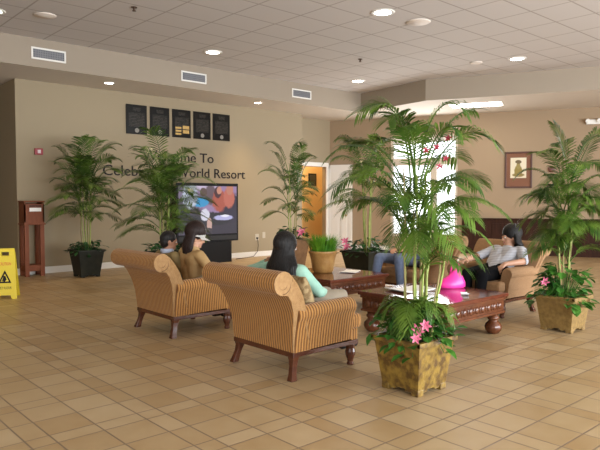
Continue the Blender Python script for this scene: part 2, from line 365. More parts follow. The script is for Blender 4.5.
# ------------------------------------------------------------------ ceiling fixtures
def downlight(x, y, z, label, r=0.16, power=60, first=[]):
    t = thing('recessed_downlight', label, 'ceiling light', (x, y, z), 0, 'recessed ceiling downlights')
    if not first:
        first.append(link('trim_ring', lathe(NB(), [(0.13, -0.012), (0.17, -0.014), (0.185, -0.001), (0.13, -0.001)], 32, cap=False), M_white, t))
        first.append(link('lamp_disc', lathe(NB(), [(0.129, -0.010), (0.001, -0.010)], 32), M_lamp, t))
    else:
        for f in first[:2]:
            c = f.copy(); COL.objects.link(c); c.parent = t
    s = r / 0.16; t.scale = (s, s, 1)
    l = bpy.data.lights.new('downlight_bulb', 'SPOT'); l.energy = power * 2.4; l.color = (1.0, 0.76, 0.46); l.spot_size = math.radians(125); l.spot_blend = 0.9; l.shadow_soft_size = 0.12
    o = bpy.data.objects.new('downlight_bulb', l); COL.objects.link(o); o.parent = t; o.location = (0, 0, -0.03)
    return t
downlight(7.22, 6.16, ZC, 'lit round downlight at the top centre of the ceiling, the largest seen', power=110)
downlight(6.71, 10.0, ZC, 'lit round downlight over the wall plaques, on the main ceiling', power=110)
downlight(10.93, 10.1, ZC, 'lit round downlight between the palm tops and the right-hand wall vent', power=110)
downlight(11.6, 6.35, ZC, 'lit round downlight beside the dropped soffit above the framed dress picture', power=90)
downlight(2.78, 10.04, ZC, 'lit round downlight cut by the left edge of the picture', power=80)
downlight(5.42, 11.8, ZS, 'small lit downlight under the soffit above the red fire alarm side', r=0.10, power=8)
downlight(9.21, 11.8, ZS, 'small lit downlight under the soffit right of the plaques', r=0.10, power=130)
t = thing('ceiling_light_panel', 'bright rectangular light panel under the soffit above the window', 'ceiling light', (13.42, 8.42, ZS), WROT)
link('panel_frame', BX(-0.64, 0.64, -0.34, 0.34, -0.012, -0.001), M_white, t)
link('panel_diffuser', BX(-0.60, 0.60, -0.30, 0.30, -0.02, -0.012), M_lamp, t)
def disc_fixture(name, x, y, z, r, label, cat, m):
    o = link(name, lathe(NB(), [(0.001, -0.03), (r * .5, -0.03), (r * .62, -0.018), (r * .9, -0.016), (r, -0.001)], 28), m, None, smooth=True, loc=(x, y, z)); tag(o, label, cat)
M_cfix = mat('ceiling_fixture_white', (0.66, 0.58, 0.51), 0.6)
disc_fixture('ceiling_speaker', 3.45, 9.75, ZC, 0.17, 'round beige ceiling speaker near the left edge above the vent', 'speaker', M_cfix)
disc_fixture('ceiling_speaker', 8.04, 6.12, ZC, 0.2, 'round pale ceiling speaker just right of the largest downlight', 'speaker', M_cfix)
disc_fixture('ceiling_speaker', 11.3, 7.1, ZC, 0.13, 'small pale ceiling speaker next to the soffit corner on the right', 'speaker', M_cfix)
for x, y, lb in ((4.29, 8.46, 'small dark sprinkler head on the left part of the ceiling'), (9.27, 8.5, 'small dark sprinkler head above the palms in mid ceiling')):
    bm = NB(); lathe(bm, [(0.045, -0.001), (0.045, -0.012), (0.015, -0.016), (0.015, -0.05), (0.03, -0.055), (0.03, -0.06)], 16)
    tag(link('sprinkler_head', bm, mat('sprinkler_brass', (0.10, 0.06, 0.04), 0.4, metal=0.6), None, loc=(x, y, ZC)), lb, 'sprinkler', 'ceiling sprinklers')
# vents on the soffit face
vents = [(3.73, 4.34, 'grey louvred air vent at the left end of the soffit'), (6.75, 7.37, 'grey louvred air vent on the soffit above the plaques'), (9.83, 10.46, 'grey louvred air vent at the right end of the soffit')]
for x0, x1, lb in vents:
    t = thing('air_vent', lb, 'vent', ((x0 + x1) / 2, 11.25, 4.08), 0, 'soffit air vents'); hw = (x1 - x0) / 2
    link('vent_backing', BX(-hw + .03, hw - .03, -0.008, -0.001, -.08, .08), mat('vent_dark', (0.10, 0.10, 0.11), 0.6), t)
    bm = NB(); box(bm, -hw, hw, -.016, -.001, .075, .105); box(bm, -hw, hw, -.016, -.001, -.105, -.075); box(bm, -hw, -hw + .03, -.016, -.001, -.08, .08); box(bm, hw - .03, hw, -.016, -.001, -.08, .08)
    link('vent_frame', bm, M_white, t)
    bm = NB(); x = -hw + .06
    while x < hw - .04: box(bm, x, x + .012, -.014, -.008, -.076, .076); x += .03
    for zz in (-.04, 0, .04): box(bm, -hw + .03, hw - .03, -.013, -.008, zz - .005, zz + .005)
    link('vent_louvre', bm, M_metalgrey, t)

# ------------------------------------------------------------------ feature wall: plaques, lettering, alarm, outlet, kiosk, TV
WY = 12.6
def plaque_mat():
    m = bpy.data.materials.new('plaque_plate'); m.use_nodes = True; nt = m.node_tree; b = nt.nodes['Principled BSDF']; b.inputs['Roughness'].default_value = 0.4; b.inputs['Specular IOR Level'].default_value = 0.2
    tc = nt.nodes.new('ShaderNodeTexCoord'); sx = nt.nodes.new('ShaderNodeSeparateXYZ'); nt.links.new(tc.outputs['Object'], sx.inputs[0])
    line = math_node(nt, 'GREATER_THAN', math_node(nt, 'SINE', math_node(nt, 'MULTIPLY', sx.outputs[2], 190)), 0.1)
    nz = nt.nodes.new('ShaderNodeTexNoise'); nz.inputs['Scale'].default_value = 40; nt.links.new(tc.outputs['Object'], nz.inputs['Vector'])
    f = math_node(nt, 'MULTIPLY', line, math_node(nt, 'GREATER_THAN', nz.outputs[0], 0.45))
    mx = nt.nodes.new('ShaderNodeMix'); mx.data_type = 'RGBA'; nt.links.new(f, mx.inputs[0]); mx.inputs[6].default_value = (.014, .012, .009, 1); mx.inputs[7].default_value = (.045, .038, .03, 1)
    nt.links.new(mx.outputs[2], b.inputs['Base Color']); return m
M_plaque = plaque_mat()
PX = [(6.16, 6.66), (6.74, 7.23), (7.31, 7.80), (7.88, 8.36), (8.43, 8.93)]
PL = ['black engraved wall plaque, leftmost of the row of five', 'black engraved wall plaque, second from the left in the row', 'black engraved wall plaque in the middle of the row with window glare painted as gold lower bands',
      'black engraved wall plaque, fourth from the left in the row', 'black engraved wall plaque, rightmost of the row of five']
for i, ((x0, x1), lb) in enumerate(zip(PX, PL)):
    t = thing('wall_plaque', lb, 'plaque', ((x0 + x1) / 2, WY, 2.94), 0, 'memorial plaques above the welcome lettering'); hw = (x1 - x0) / 2
    link('plaque_board', BX(-hw, hw, -.025, -.001, 0, .65, bev=.005), M_blackgloss, t)
    link('plaque_plate', BX(-hw + .06, hw - .06, -.031, -.025, .17, .47), M_plaque, t)
    link('plaque_heading', BX(-.09, .09, -.031, -.025, .51, .59), M_plaque, t)
    if i == 2:
        mg = mat('painted_glare', (0.62, 0.42, 0.16), 0.25, metal=0.7)  # gold bands paint in the window glare on this plaque
        for z0 in (.06, .13, .20): link('glare_band', BX(-hw + .07, -.02, -.036, -.031, z0, z0 + .045), mg, t)
        for z0 in (.10, .20): link('glare_band', BX(.02, hw - .05, -.036, -.031, z0, z0 + .08), mg, t)
    else: link('plaque_seal', lathe(NB(), [(.05, -.001), (.05, .008), (.001, .009)], 20), mat('pewter', (.22, .20, .17), .4), t).matrix_local = Matrix.Translation((0, -.025, .085)) @ Matrix.Rotation(PI / 2, 4, 'X')

def lettering(text, x0, x1, z0, height, label, y=WY, rotz=None, loc=None, name='wall_lettering', depth=0.012, m=None, part='letter', parent=None, cat='lettering'):
    """raised letters, one mesh per letter, fitted to run from x0 to x1 with the given cap height"""
    cu = bpy.data.curves.new('txt', 'FONT'); cu.body = text; cu.extrude = depth / 2; cu.size = 1.0; cu.resolution_u = 3
    o = bpy.data.objects.new('txt', cu); COL.objects.link(o)
    dg = bpy.context.evaluated_depsgraph_get(); me = bpy.data.meshes.new_from_object(o.evaluated_get(dg))
    bpy.data.objects.remove(o); bpy.data.curves.remove(cu)
    bm = NB(); bm.from_mesh(me); bpy.data.meshes.remove(me)
    bmesh.ops.remove_doubles(bm, verts=bm.verts[:], dist=1e-5)
    xs = [v.co.x for v in bm.verts]; xa, xb = min(xs), max(xs); zb = 0.72
    for v in bm.verts:
        v.co = Vector(((v.co.x - xa) / (xb - xa) * (x1 - x0), -(v.co.z + depth / 2), v.co.y / zb * height))
    # split into islands, merge those that share an x range (dots)
    left = set(bm.verts); isl = []
    while left:
        st = [left.pop()]; cur = set(st)
        while st:
            v = st.pop()
            for e in v.link_edges:
                u = e.other_vert(v)
                if u in left: left.discard(u); cur.add(u); st.append(u)
        isl.append(cur)
    isl = sorted(([min(v.co.x for v in c), max(v.co.x for v in c), c] for c in isl), key=lambda a: a[0]); groups = []
    for a, b, c in isl:
        if groups and a < groups[-1][1] - 0.3 * (b - a): groups[-1][1] = max(groups[-1][1], b); groups[-1][2] |= c
        else: groups.append([a, b, set(c)])
    if parent is None:
        t = thing(name, label, cat, loc if loc is not None else (x0, y, z0), rotz or 0)
        off = Vector((0, 0, 0))
    else: t = parent; off = Vector((x0, y, z0))
    for a, b, c in groups:
        nb = NB(); mp = {}
        for v in c: mp[v] = nb.verts.new(v.co + off)
        for f in bm.faces:
            if f.verts[0] in c: nb.faces.new([mp[v] for v in f.verts])
        link(part, nb, m or M_lettering, t)
    bm.free(); return t
lettering('Welcome To', 6.55, 8.45, 2.375, 0.235, 'dark raised wall lettering reading Welcome To, upper line')
lettering('Celebration World Resort', 5.62, 9.41, 2.015, 0.235, 'dark raised wall lettering reading Celebration World Resort, lower line')

t = thing('fire_alarm', 'small red fire alarm box on the wall left of the palm', 'alarm', (4.28, WY, 2.38))
link('alarm_box', BX(-.08, .08, -.05, -.001, 0, .13, bev=.008), mat('alarm_red', (.33, .03, .04), .4), t)
link('alarm_lens', BX(-.03, .03, -.06, -.05, .03, .10, bev=.004), mat('lens', (.6, .5, .5), .2), t)
t = thing('wall_outlet', 'white wall outlet with a cord plugged in, right of the television', 'outlet', (9.79, WY, .50))
link('cover_plate', BX(-.06, .06, -.008, -.001, -.08, .09, bev=.003), mat('beige_plate', (.46, .40, .31), .5), t)
link('plug', BX(-.022, .022, -.035, -.008, -.04, 0), M_black, t)
tag(link('power_cord', tube(NB(), [(9.79, 12.565, .46), (9.79, 12.54, .30), (9.76, 12.53, .14), (9.60, 12.5, .02), (9.3, 12.4, .012), (8.9, 12.3, .012)], .007), M_black), 'thin dark power cord hanging from the wall outlet to the floor', 'cord')
t = thing('wall_plate', 'plain white wall plate beside the outlet', 'wall plate', (10.02, WY, .55))
link('cover_plate', BX(-.05, .05, -.008, -.001, -.08, .08, bev=.003), mat('beige_plate', (.46, .40, .31), .5), t)

# comment stand
t = thing('comment_stand', 'tall red-brown wooden stand with a boxed top against the wall', 'stand', (4.05, 12.36, 0))
W2, D2 = .185, .16
bm = NB(); box(bm, -W2, W2, -D2, D2, 1.02, 1.06); box(bm, -W2, W2, D2 - .02, D2, 1.06, 1.42); box(bm, -W2, -W2 + .025, -D2, D2, 1.06, 1.44); box(bm, W2 - .025, W2, -D2, D2, 1.06, 1.44); box(bm, -W2, W2, -D2, -D2 + .02, 1.06, 1.40)
link('box', bm, M_kiosk, t)
link('lid', BX(-W2 - .015, W2 + .015, -D2 - .02, D2 + .005, 1.44, 1.465, bev=.004), M_kiosk, t)
link('collar', BX(-W2 - .02, W2 + .02, -D2 - .02, D2 + .01, 1.0, 1.03, bev=.004), M_kiosk, t)
for sx in (-1, 1):
    for sy in (-1, 1):
        link('leg', BX(sx * (W2 - .04) - .04, sx * (W2 - .04) + .04, sy * (D2 - .03) - .03, sy * (D2 - .03) + .03, 0, 1.0, bev=.004), M_kiosk, t)
link('shelf', BX(-W2 + .01, W2 - .01, -D2 + .01, D2 - .01, .10, .22), M_kiosk, t)
link('label_card', BX(-.09, .13, -D2 - .004, -D2, 1.26, 1.33), M_paper, t)
link('slot', BX(-.09, .13, -D2 - .004, -D2, 1.355, 1.375), M_black, t)

# television
TVX, TVY = 7.9, 12.05
t = thing('television', 'large black rear-projection television showing seated people, by the wall', 'television', (TVX, TVY, 0))
bm = NB(); box(bm, -.85, .85, -.06, -.02, .50, 1.87, bev=.01); box(bm, -.75, .75, -.02, .35, .55, 1.8, bev=.04)
link('cabinet', bm, M_black, t)
blobs = [(0, .30, 1.2, .42, (.035, .03, .05)), (.35, .95, .8, .55, (.30, .20, .36)), (-.1, 1.18, .4, .18, (.55, .45, .62)), (.62, .62, .35, .35, (.03, .025, .05)), (.1, .35, .55, .16, (.02, .02, .03)),
         (.05, .92, .16, .24, (.12, .08, .10)), (.30, .78, .20, .26, (.40, .09, .06)), (.26, .98, .10, .14, (.06, .02, .03)), (.30, 1.02, .07, .09, (.55, .25, .18)),
         (.58, .85, .16, .24, (.50, .14, .10)), (.60, 1.06, .10, .15, (.50, .20, .14)), (-.22, .75, .22, .12, (.03, .28, .55)), (-.14, .98, .10, .10, (.10, .06, .05)), (-.10, .45, .12, .14, (.65, .65, .75)), (.02, .22, .07, .16, (.55, .35, .30)), (.0, .10, .1, .05, (.05, .04, .05)),
         (.42, .38, .28, .06, (.45, .45, .72)), (.46, .42, .12, .03, (.8, .8, .9)), (-.5, .9, .2, .3, (.45, .5, .6))]
sc_ = link('screen', BX(-.80, .80, -.004, 0, 0, 1.12), picture_mat('screen_picture', (.16, .12, .2), blobs, emit=1.0), t, loc=(0, -.06, .68))
bm = NB(); prism(bm, [(-.62, -.10), (.62, -.10), (.52, .35), (-.52, .35)], 0, .50)
link('stand_base', bm, M_black, t)
link('speaker_grille', BX(-.80, .80, -.066, -.06, .54, .64), mat('grille_dark', (.02, .02, .022), .7), t)

# ------------------------------------------------------------------ back wall things (given along the wall)
def onwall(s, z, out=0.0):
    p = WB + D * s; n = Vector((D.y, -D.x, 0)); return Vector((p.x + n.x * out, p.y + n.y * out, z))
t = thing('framed_picture', 'framed print of an olive dress on the tan wall above the dark panelling', 'picture', onwall(.635, 1.79), WROT)
bm = NB(); hw = .345; H = .97
for x0, x1, z0, z1 in ((-hw, -hw + .045, 0, H), (hw - .045, hw, 0, H), (-hw, hw, 0, .045), (-hw, hw, H - .045, H)): box(bm, x0, x1, -.04, 0, z0, z1, bev=.006)
link('frame', bm, mat('picture_frame_wood', (.07, .022, .012), .35), t)
link('mat_board', BX(-hw + .045, hw - .045, -.018, -.001, .045, H - .045), mat('brown_mat', (.17, .065, .03), .7), t)
link('print', BX(-.20, .20, -.004, 0, -.27, .27), picture_mat('dress_print', (.62, .55, .40), [(0, -.08, .10, .15, (.22, .16, .03)), (0, -.19, .15, .05, (.20, .14, .03)), (0, .06, .05, .10, (.25, .19, .05)), (0, .16, .08, .05, (.12, .08, .03))], rough=.5), t, loc=(0, -.018, .54))
lettering('C', 0, .17, 0, .22, 'dark raised letter C on the tan wall behind the right palm', loc=onwall(1.85, 2.18), rotz=WROT)
t = thing('wall_sconce', 'small dark round wall fixture left of the letter C', 'fixture', onwall(1.45, 2.28), WROT)
o = link('fixture_body', lathe(NB(), [(.085, 0), (.085, .03), (.05, .05), (.001, .055)], 20), mat('dark_red_plastic', (.10, .03, .02), .4), t); o.rotation_euler = (PI / 2, 0, 0)
t = thing('emergency_light', 'white emergency light with two lamp heads high on the tan wall', 'emergency light', onwall(2.42, 3.46, .002), WROT)
link('housing', BX(-.17, .17, -.07, -.001, -.06, .06, bev=.015), M_white, t)
for sx in (-1, 1):
    bm = NB(); lathe(bm, [(.03, 0), (.05, .05), (.055, .09), (.045, .095), (.001, .095)], 18)
    o = link('lamp_head', bm, M_white, t, loc=(sx * .13, -.05, .05)); o.rotation_euler = (PI / 2 + .35, 0, 0)
t = thing('corridor_picture', 'small black-framed picture on the yellow corridor wall', 'picture', (13.63, 14.6, 1.93))
link('frame', BX(-.17, .17, -.03, -.001, 0, .40, bev=.006), M_black, t)
link('print', BX(-.13, .13, -.034, -.03, .04, .36), mat('dark_print', (.03, .035, .03), .4), t)
l = bpy.data.lights.new('corridor_lamp', 'POINT'); l.energy = 130; l.color = (1, .76, .45); l.shadow_soft_size = .2
o = bpy.data.objects.new('corridor_lamp', l); COL.objects.link(o); o.location = (12.6, 13.9, 3.3)

# ------------------------------------------------------------------ wet floor sign
t = thing('wet_floor_sign', 'yellow folding wet floor sign at the left edge of the floor', 'sign', (2.84, 9.86, 0), math.radians(-24))
M_yel = mat('sign_yellow', (.72, .56, .03), .45)
def panel(sy):
    bm = NB(); y0, y1 = (-.165, -.02)
    outline = [(-.165, 0), (-.165, .045), (-.11, .045), (-.09, .085), (.09, .085), (.11, .045), (.165, 0.045), (.165, 0)]
    def pt(x, z, o): return Vector((x * (1 - .25 * z / .75), sy * (.17 - .15 * z / .75) + sy * o, z))
    # legs, body, handle bars as closed slabs
    def slab(q):
        a = [bm.verts.new(pt(x, z, 0)) for x, z in q]; b = [bm.verts.new(pt(x, z, .018)) for x, z in q]
        bm.faces.new(a); bm.faces.new(b[::-1])
        for i in range(len(q)): bm.faces.new((a[i], a[(i + 1) % len(q)], b[(i + 1) % len(q)], b[i]))
    slab([(-.17, 0), (-.10, 0), (-.08, .06), (.08, .06), (.10, 0), (.17, 0), (.17, .66), (.07, .66), (.07, .64), (-.07, .64), (-.07, .66), (-.17, .66)])
    slab([(-.17, .66), (-.07, .66), (-.07, .70), (.07, .70), (.07, .66), (.17, .66), (.16, .75), (-.16, .75)])
    return link('sign_panel', bm, M_yel, t), pt
pf, pt = panel(-1); panel(1)
def on_panel(bmp): 
    for v in bmp.verts:
        x, off, z = v.co; q = pt(x, z, .019 + off); v.co = q
    return bmp
bm = NB(); 
tri = [(-.10, .24), (.10, .24), (0, .43)]
a = [bm.verts.new((x, 0, z)) for x, z in tri]; b = [bm.verts.new((x * .62, 0, .30 + (z - .30) * .62)) for x, z in tri]
for i in range(3): bm.faces.new((a[i], a[(i + 1) % 3], b[(i + 1) % 3], b[i]))
link('warning_triangle', on_panel(bm), M_black, t)
bm = NB(); v = [bm.verts.new((x, 0, z)) for x, z in ((-.04, .27), (.0, .26), (.03, .29), (.012, .34), (-.02, .35), (-.03, .31))]; bm.faces.new(v)
link('slipping_figure', on_panel(bm), M_black, t)
for txt, x0, x1, z0, h, mm in (('CAUTION', -.10, .10, .50, .05, mat('sign_red', (.65, .08, .03), .5)), ('WET FLOOR', -.10, .10, .15, .038, M_black)):
    before = set(t.children)
    lettering(txt, x0, x1, 0, h, '', y=0, parent=t, depth=.002, m=mm, part='sign_letter')
    for c in set(t.children) - before:
        for v in c.data.vertices:
            q = pt(v.co.x, v.co.z + z0, .0195 - v.co.y * .5); v.co = q

# ------------------------------------------------------------------ planters and palms
def planter(root, b, tp, h, m, feet=True, rim=.018, soil=True):
    fz = 0.04 if feet else 0
    bm = NB()
    # hollow tapered body
    o0 = [(-b, -b), (b, -b), (b, b), (-b, b)]; o1 = [(-tp, -tp), (tp, -tp), (tp, tp), (-tp, tp)]
    i1 = [(x * (1 - .035 / tp), y * (1 - .035 / tp)) for x, y in o1]; i0 = [(x * .85, y * .85) for x, y in o1]
    rings = [[bm.verts.new((x, y, fz)) for x, y in o0], [bm.verts.new((x, y, h)) for x, y in o1], [bm.verts.new((x, y, h)) for x, y in i1], [bm.verts.new((x, y, h - .08)) for x, y in i0]]
    bm.faces.new(rings[0][::-1]); bm.faces.new(rings[3])
    for a_, b_ in zip(rings, rings[1:]):
        for i in range(4): bm.faces.new((a_[i], a_[(i + 1) % 4], b_[(i + 1) % 4], b_[i]))
    link('pot', bm, m, root)
    bm = NB()
    for i in range(4):
        p, q = o1[i], o1[(i + 1) % 4]
        x0, x1 = sorted((p[0], q[0])); y0, y1 = sorted((p[1], q[1]))
        box(bm, x0 - rim, x1 + rim, y0 - rim, y1 + rim, h - .035, h + .006) if False else None
    r_o = tp + rim
    for sx, sy in ((0, -1), (0, 1), (-1, 0), (1, 0)):
        if sy: box(bm, -r_o, r_o, sy * tp - rim, sy * tp + rim, h - .03, h + .008, bev=.005)
        else: box(bm, sx * tp - rim, sx * tp + rim, -r_o + .001, r_o - .001, h - .029, h + .007, bev=.005)
    link('pot_rim', bm, m, root)
    if feet:
        for sx in (-1, 1):
            for sy in (-1, 1):
                bm = NB(); cx, cy = sx * (b - .02), sy * (b - .02)
                box(bm, cx - .045 if sx > 0 else cx - .025, cx + .025 if sx > 0 else cx + .045, cy - .045 if sy > 0 else cy - .025, cy + .025 if sy > 0 else cy + .045, 0, fz + .012, bev=.006)
                box(bm, min(cx, cx - sx * .11), max(cx, cx - sx * .11), cy - .012, cy + .02 * (1 if sy > 0 else .6), fz - .02, fz + .008)
                box(bm, cx - .012, cx + .02 * (1 if sx > 0 else .6), min(cy, cy - sy * .11), max(cy, cy - sy * .11), fz - .02, fz + .008)
                link('pot_foot', bm, m, root)
    link('soil', BX(-tp * .84, tp * .84, -tp * .84, tp * .84, h - .075, h - .03), M_soil, root)

def frond_mesh(p0, p1, p2, rng, ll=.26, width=.020, n=22, droop=.35, start=.22):
    """feather palm frond along a Bezier with drooping leaflets on both sides"""
    bm = NB(); p0, p1, p2 = Vector(p0), Vector(p1), Vector(p2)
    N = 12; pts = [bez(p0, p1, p2, i / N) for i in range(N + 1)]
    tube(bm, pts, [.008 * (1 - .75 * i / N) for i in range(N + 1)], 5)
    roll = rng.uniform(-.35, .35)
    for i in range(n):
        t = start + (1 - start) * (i + .5) / n
        c = bez(p0, p1, p2, t); tg = (bez(p0, p1, p2, min(1, t + .02)) - bez(p0, p1, p2, t - .02)).normalized()
        side = tg.cross(Vector((0, 0, 1)))
        if side.length < .05: side = Vector((1, 0, 0))
        side.normalize(); up = side.cross(tg).normalized()
        side = (side * math.cos(roll) + up * math.sin(roll)).normalized(); up = side.cross(tg).normalized()
        u = (t - start) / (1 - start)
        L = ll * (0.45 + 1.1 * math.sin(PI * (0.12 + 0.80 * u)) * .62) * rng.uniform(.86, 1.12)
        for sgn in (-1, 1):
            fw = .55 + .75 * u + rng.uniform(-.12, .12)
            d = (side * sgn + tg * fw + up * (.20 - .25 * u)).normalized()
            wv = (tg - d * tg.dot(d)).normalized()
            A = c; B_ = c + d * L * .45 + Vector((0, 0, -droop * L * .10)); E_ = c + d * L * .78 + Vector((0, 0, -droop * L * .42)); T = c + d * L * .95 + Vector((0, 0, -droop * L * .85))
            wd = width * rng.uniform(.8, 1.15)
            vs = [bm.verts.new(A - wv * wd * .18), bm.verts.new(A + wv * wd * .18), bm.verts.new(B_ - wv * wd * .5), bm.verts.new(B_ + wv * wd * .5), bm.verts.new(E_ - wv * wd * .38), bm.verts.new(E_ + wv * wd * .38), bm.verts.new(T)]
            bm.faces.new((vs[0], vs[1], vs[3], vs[2])); bm.faces.new((vs[2], vs[3], vs[5], vs[4])); bm.faces.new((vs[4], vs[5], vs[6]))
    return bm

def palm(root, z0, canes, fronds, rng, leafm, ll=.26, width=.020, n=22, droop=.35):
    """canes: list of (base xy, top xyz, radius); fronds: (p0, ctrl, tip)"""
    for (bx_, by_), tp, r, m in canes:
        p0 = Vector((bx_, by_, z0)); tp = Vector(tp); N = 8
        pts = [p0.lerp(tp, i / N) + Vector((math.sin(i * 1.3) * .004, math.cos(i * 1.7) * .004, 0)) for i in range(N + 1)]
        link('cane', tube(NB(), pts, [r * (1.15 - .45 * i / N) * (1.12 if i % 2 else 1) for i in range(N + 1)], 7), m, root, smooth=True)
    for p0, p1, p2 in fronds:
        link('frond', frond_mesh(p0, p1, p2, rng, ll, width, n, droop), leafm, root)

def auto_palm(root, z0, ztop, spread, ncane, nfrond, rng, leafm, ll=.22, width=.014, n=22, low=.26, high=.72, droop=.25, rcane=.011, squash=1.0):
    canes = []; fronds = []; H = ztop - z0
    for i in range(ncane):
        a = 2 * PI * i / ncane + rng.uniform(-.3, .3); r = rng.uniform(.02, .08); hb = rng.uniform(low + .15, high)
        tp = Vector((math.cos(a) * (r + .10 * hb), math.sin(a) * (r + .10 * hb), z0 + H * hb))
        canes.append(((math.cos(a) * r, math.sin(a) * r), tp, rng.uniform(.7, 1.15) * rcane, M_cane if i % 3 else M_canebrown))
    for k in range(nfrond):
        u = k / max(1, nfrond - 1)
        (bx_, by_), tp, r, m = canes[k % ncane]
        zt = z0 + H * (low + (high - low) * u); base = Vector((bx_, by_, z0)); f = min(1, (zt - z0) / (tp.z - z0)); p0 = base.lerp(tp, f); 
        az = 2 * PI * k * .382 + rng.uniform(-.4, .4)
        L = spread * rng.uniform(.75, 1.05) * (1 - .45 * u ** 2)
        rise = H * (.02 + .42 * u ** 1.3) * rng.uniform(.75, 1.1)
        dx, dy = math.cos(az) * L, math.sin(az) * L
        p2 = p0 + Vector((dx, dy, rise)); p2.z = min(p2.z, ztop - rng.uniform(.02, .12))
        p1 = p0 + Vector((dx * .42, dy * .42, rise * .75 + .30 * L + .08)); p1.z = min(p1.z, ztop + .10)
        fronds.append((p0, p1, p2))
    palm(root, z0, canes, fronds, rng, leafm, ll, width, n, droop)

def leaf(bm, base, d, up, L, W):
    d = d.normalized(); s = d.cross(up)
    if s.length < .05: s = Vector((1, 0, 0))
    s.normalize(); nrm = s.cross(d)
    q = [(0, 0, 0), (.25, .42, .05), (.55, .5, .02), (.8, .28, -.08), (1, 0, -.2), (.8, -.28, -.08), (.55, -.5, .02), (.25, -.42, .05)]
    vs = [bm.verts.new(base + d * (L * a) + s * (W * b) + nrm * (L * c)) for a, b, c in q]
    mid = bm.verts.new(base + d * (L * .5) - nrm * (L * .06))
    for i in range(8): bm.faces.new((vs[i], vs[(i + 1) % 8], mid))
def underplanting(root, z, half, rng, m, count=90, hang=.16, rise=.16, size=.085, name='ground_foliage'):
    bm = NB()
    for i in range(count):
        a = rng.uniform(0, 2 * PI); rr = half * math.sqrt(rng.uniform(.08, 1.35))
        k = 1 / max(abs(math.cos(a)), abs(math.sin(a))) * .93
        x, y = math.cos(a) * rr * k, math.sin(a) * rr * k
        edge = max(abs(x), abs(y)) / half
        zz = z + rng.uniform(.0, rise) * (1.15 - .5 * edge) + .03
        if edge > .92: zz = z - rng.uniform(-.07, hang); x *= 1.10; y *= 1.10
        p = Vector((x, y, zz)); root_p = Vector((x * .45, y * .45, z))
        outd = Vector((math.cos(a + rng.uniform(-.8, .8)), math.sin(a + rng.uniform(-.8, .8)), rng.uniform(-.7, .5)))
        tube(bm, [root_p, root_p.lerp(p, .6) + Vector((0, 0, .05)), p], .003, 4)
        leaf(bm, p, outd, Vector((rng.uniform(-.3, .3), rng.uniform(-.3, .3), 1)), size * rng.uniform(.7, 1.3), size * rng.uniform(.55, .85))
    return link(name, bm, m, root)
def flower(root, p, rng, size=.09, petals=6, m=None, name='pink_lily', face=Vector((-.6, -.7, .3))):
    bm = NB(); p = Vector(p); f = face.normalized(); s = f.orthogonal().normalized(); q = f.cross(s)
    for i in range(petals):
        a = 2 * PI * i / petals + rng.uniform(-.2, .2); d = s * math.cos(a) + q * math.sin(a) + f * .55
        leaf(bm, p, d, f, size * rng.uniform(.8, 1.15), size * .42)
    tube(bm, [p - f * .05, p + f * .01], .006, 5)
    return link(name, bm, m or M_pinkflower, root)
def plant_root(name, label, x, y, rotz=0): return thing(name, label, 'potted plant', (x, y, 0), rotz, 'potted palms')

# the camera's sideways and backward directions, used to lay fronds out to the left and right of the pot
R_ = Vector((math.sin(TH), -math.cos(TH), 0)); F_ = Vector((math.cos(TH), math.sin(TH), 0))
def LR(u, v, z): q = R_ * u + F_ * v; return Vector((q.x, q.y, z))

rng = random.Random(3)
p = plant_root('potted_palm', 'bushy palm in a dark square planter by the wall, beside the wooden stand', 4.80, 11.55)
planter(p, .185, .25, .52, M_darkpot, feet=True)
underplanting(p, .52, .25, rng, M_pothos, 80, hang=.14, rise=.18, size=.10)
auto_palm(p, .46, 2.78, .76, 8, 46, rng, M_leafdark, ll=.25, width=.020, n=20)

rng = random.Random(5)
p = plant_root('potted_palm', 'dense dark palm in front of the television, behind the left armchair', 5.43, 9.68)
planter(p, .23, .30, .56, M_darkpot)
underplanting(p, .56, .30, rng, M_pothos, 60, hang=.12, rise=.18, size=.10)
auto_palm(p, .5, 2.72, .90, 9, 50, rng, M_leafdark, ll=.27, width=.019, n=22, low=.12, high=.66)

rng = random.Random(8)
p = plant_root('potted_palm', 'slim palm in a bronze planter near the right end of the lettered wall', 7.93, 9.05)
planter(p, .15, .24, .72, M_bronzepot)
underplanting(p, .72, .24, rng, M_pothos, 60, hang=.10, rise=.22, size=.11)
auto_palm(p, .66, 2.66, .62, 4, 27, rng, M_leafdark, ll=.20, width=.019, n=20, low=.20)
flower(p, LR(.16, -.22, .86), rng, .10)

rng = random.Random(11)
p = plant_root('potted_palm', 'tall arching palm in a low dark planter behind the far coffee table', 9.35, 8.36)
planter(p, .30, .38, .44, M_darkpot)
underplanting(p, .44, .38, rng, M_pothos, 90, hang=.10, rise=.26, size=.12)
auto_palm(p, .4, 2.80, .92, 5, 24, rng, M_leaf, ll=.30, width=.022, n=22, low=.34, rcane=.018, droop=.5)
flower(p, LR(-.46, -.1, .64), rng, .10); flower(p, LR(-.44, -.14, .54), rng, .10)

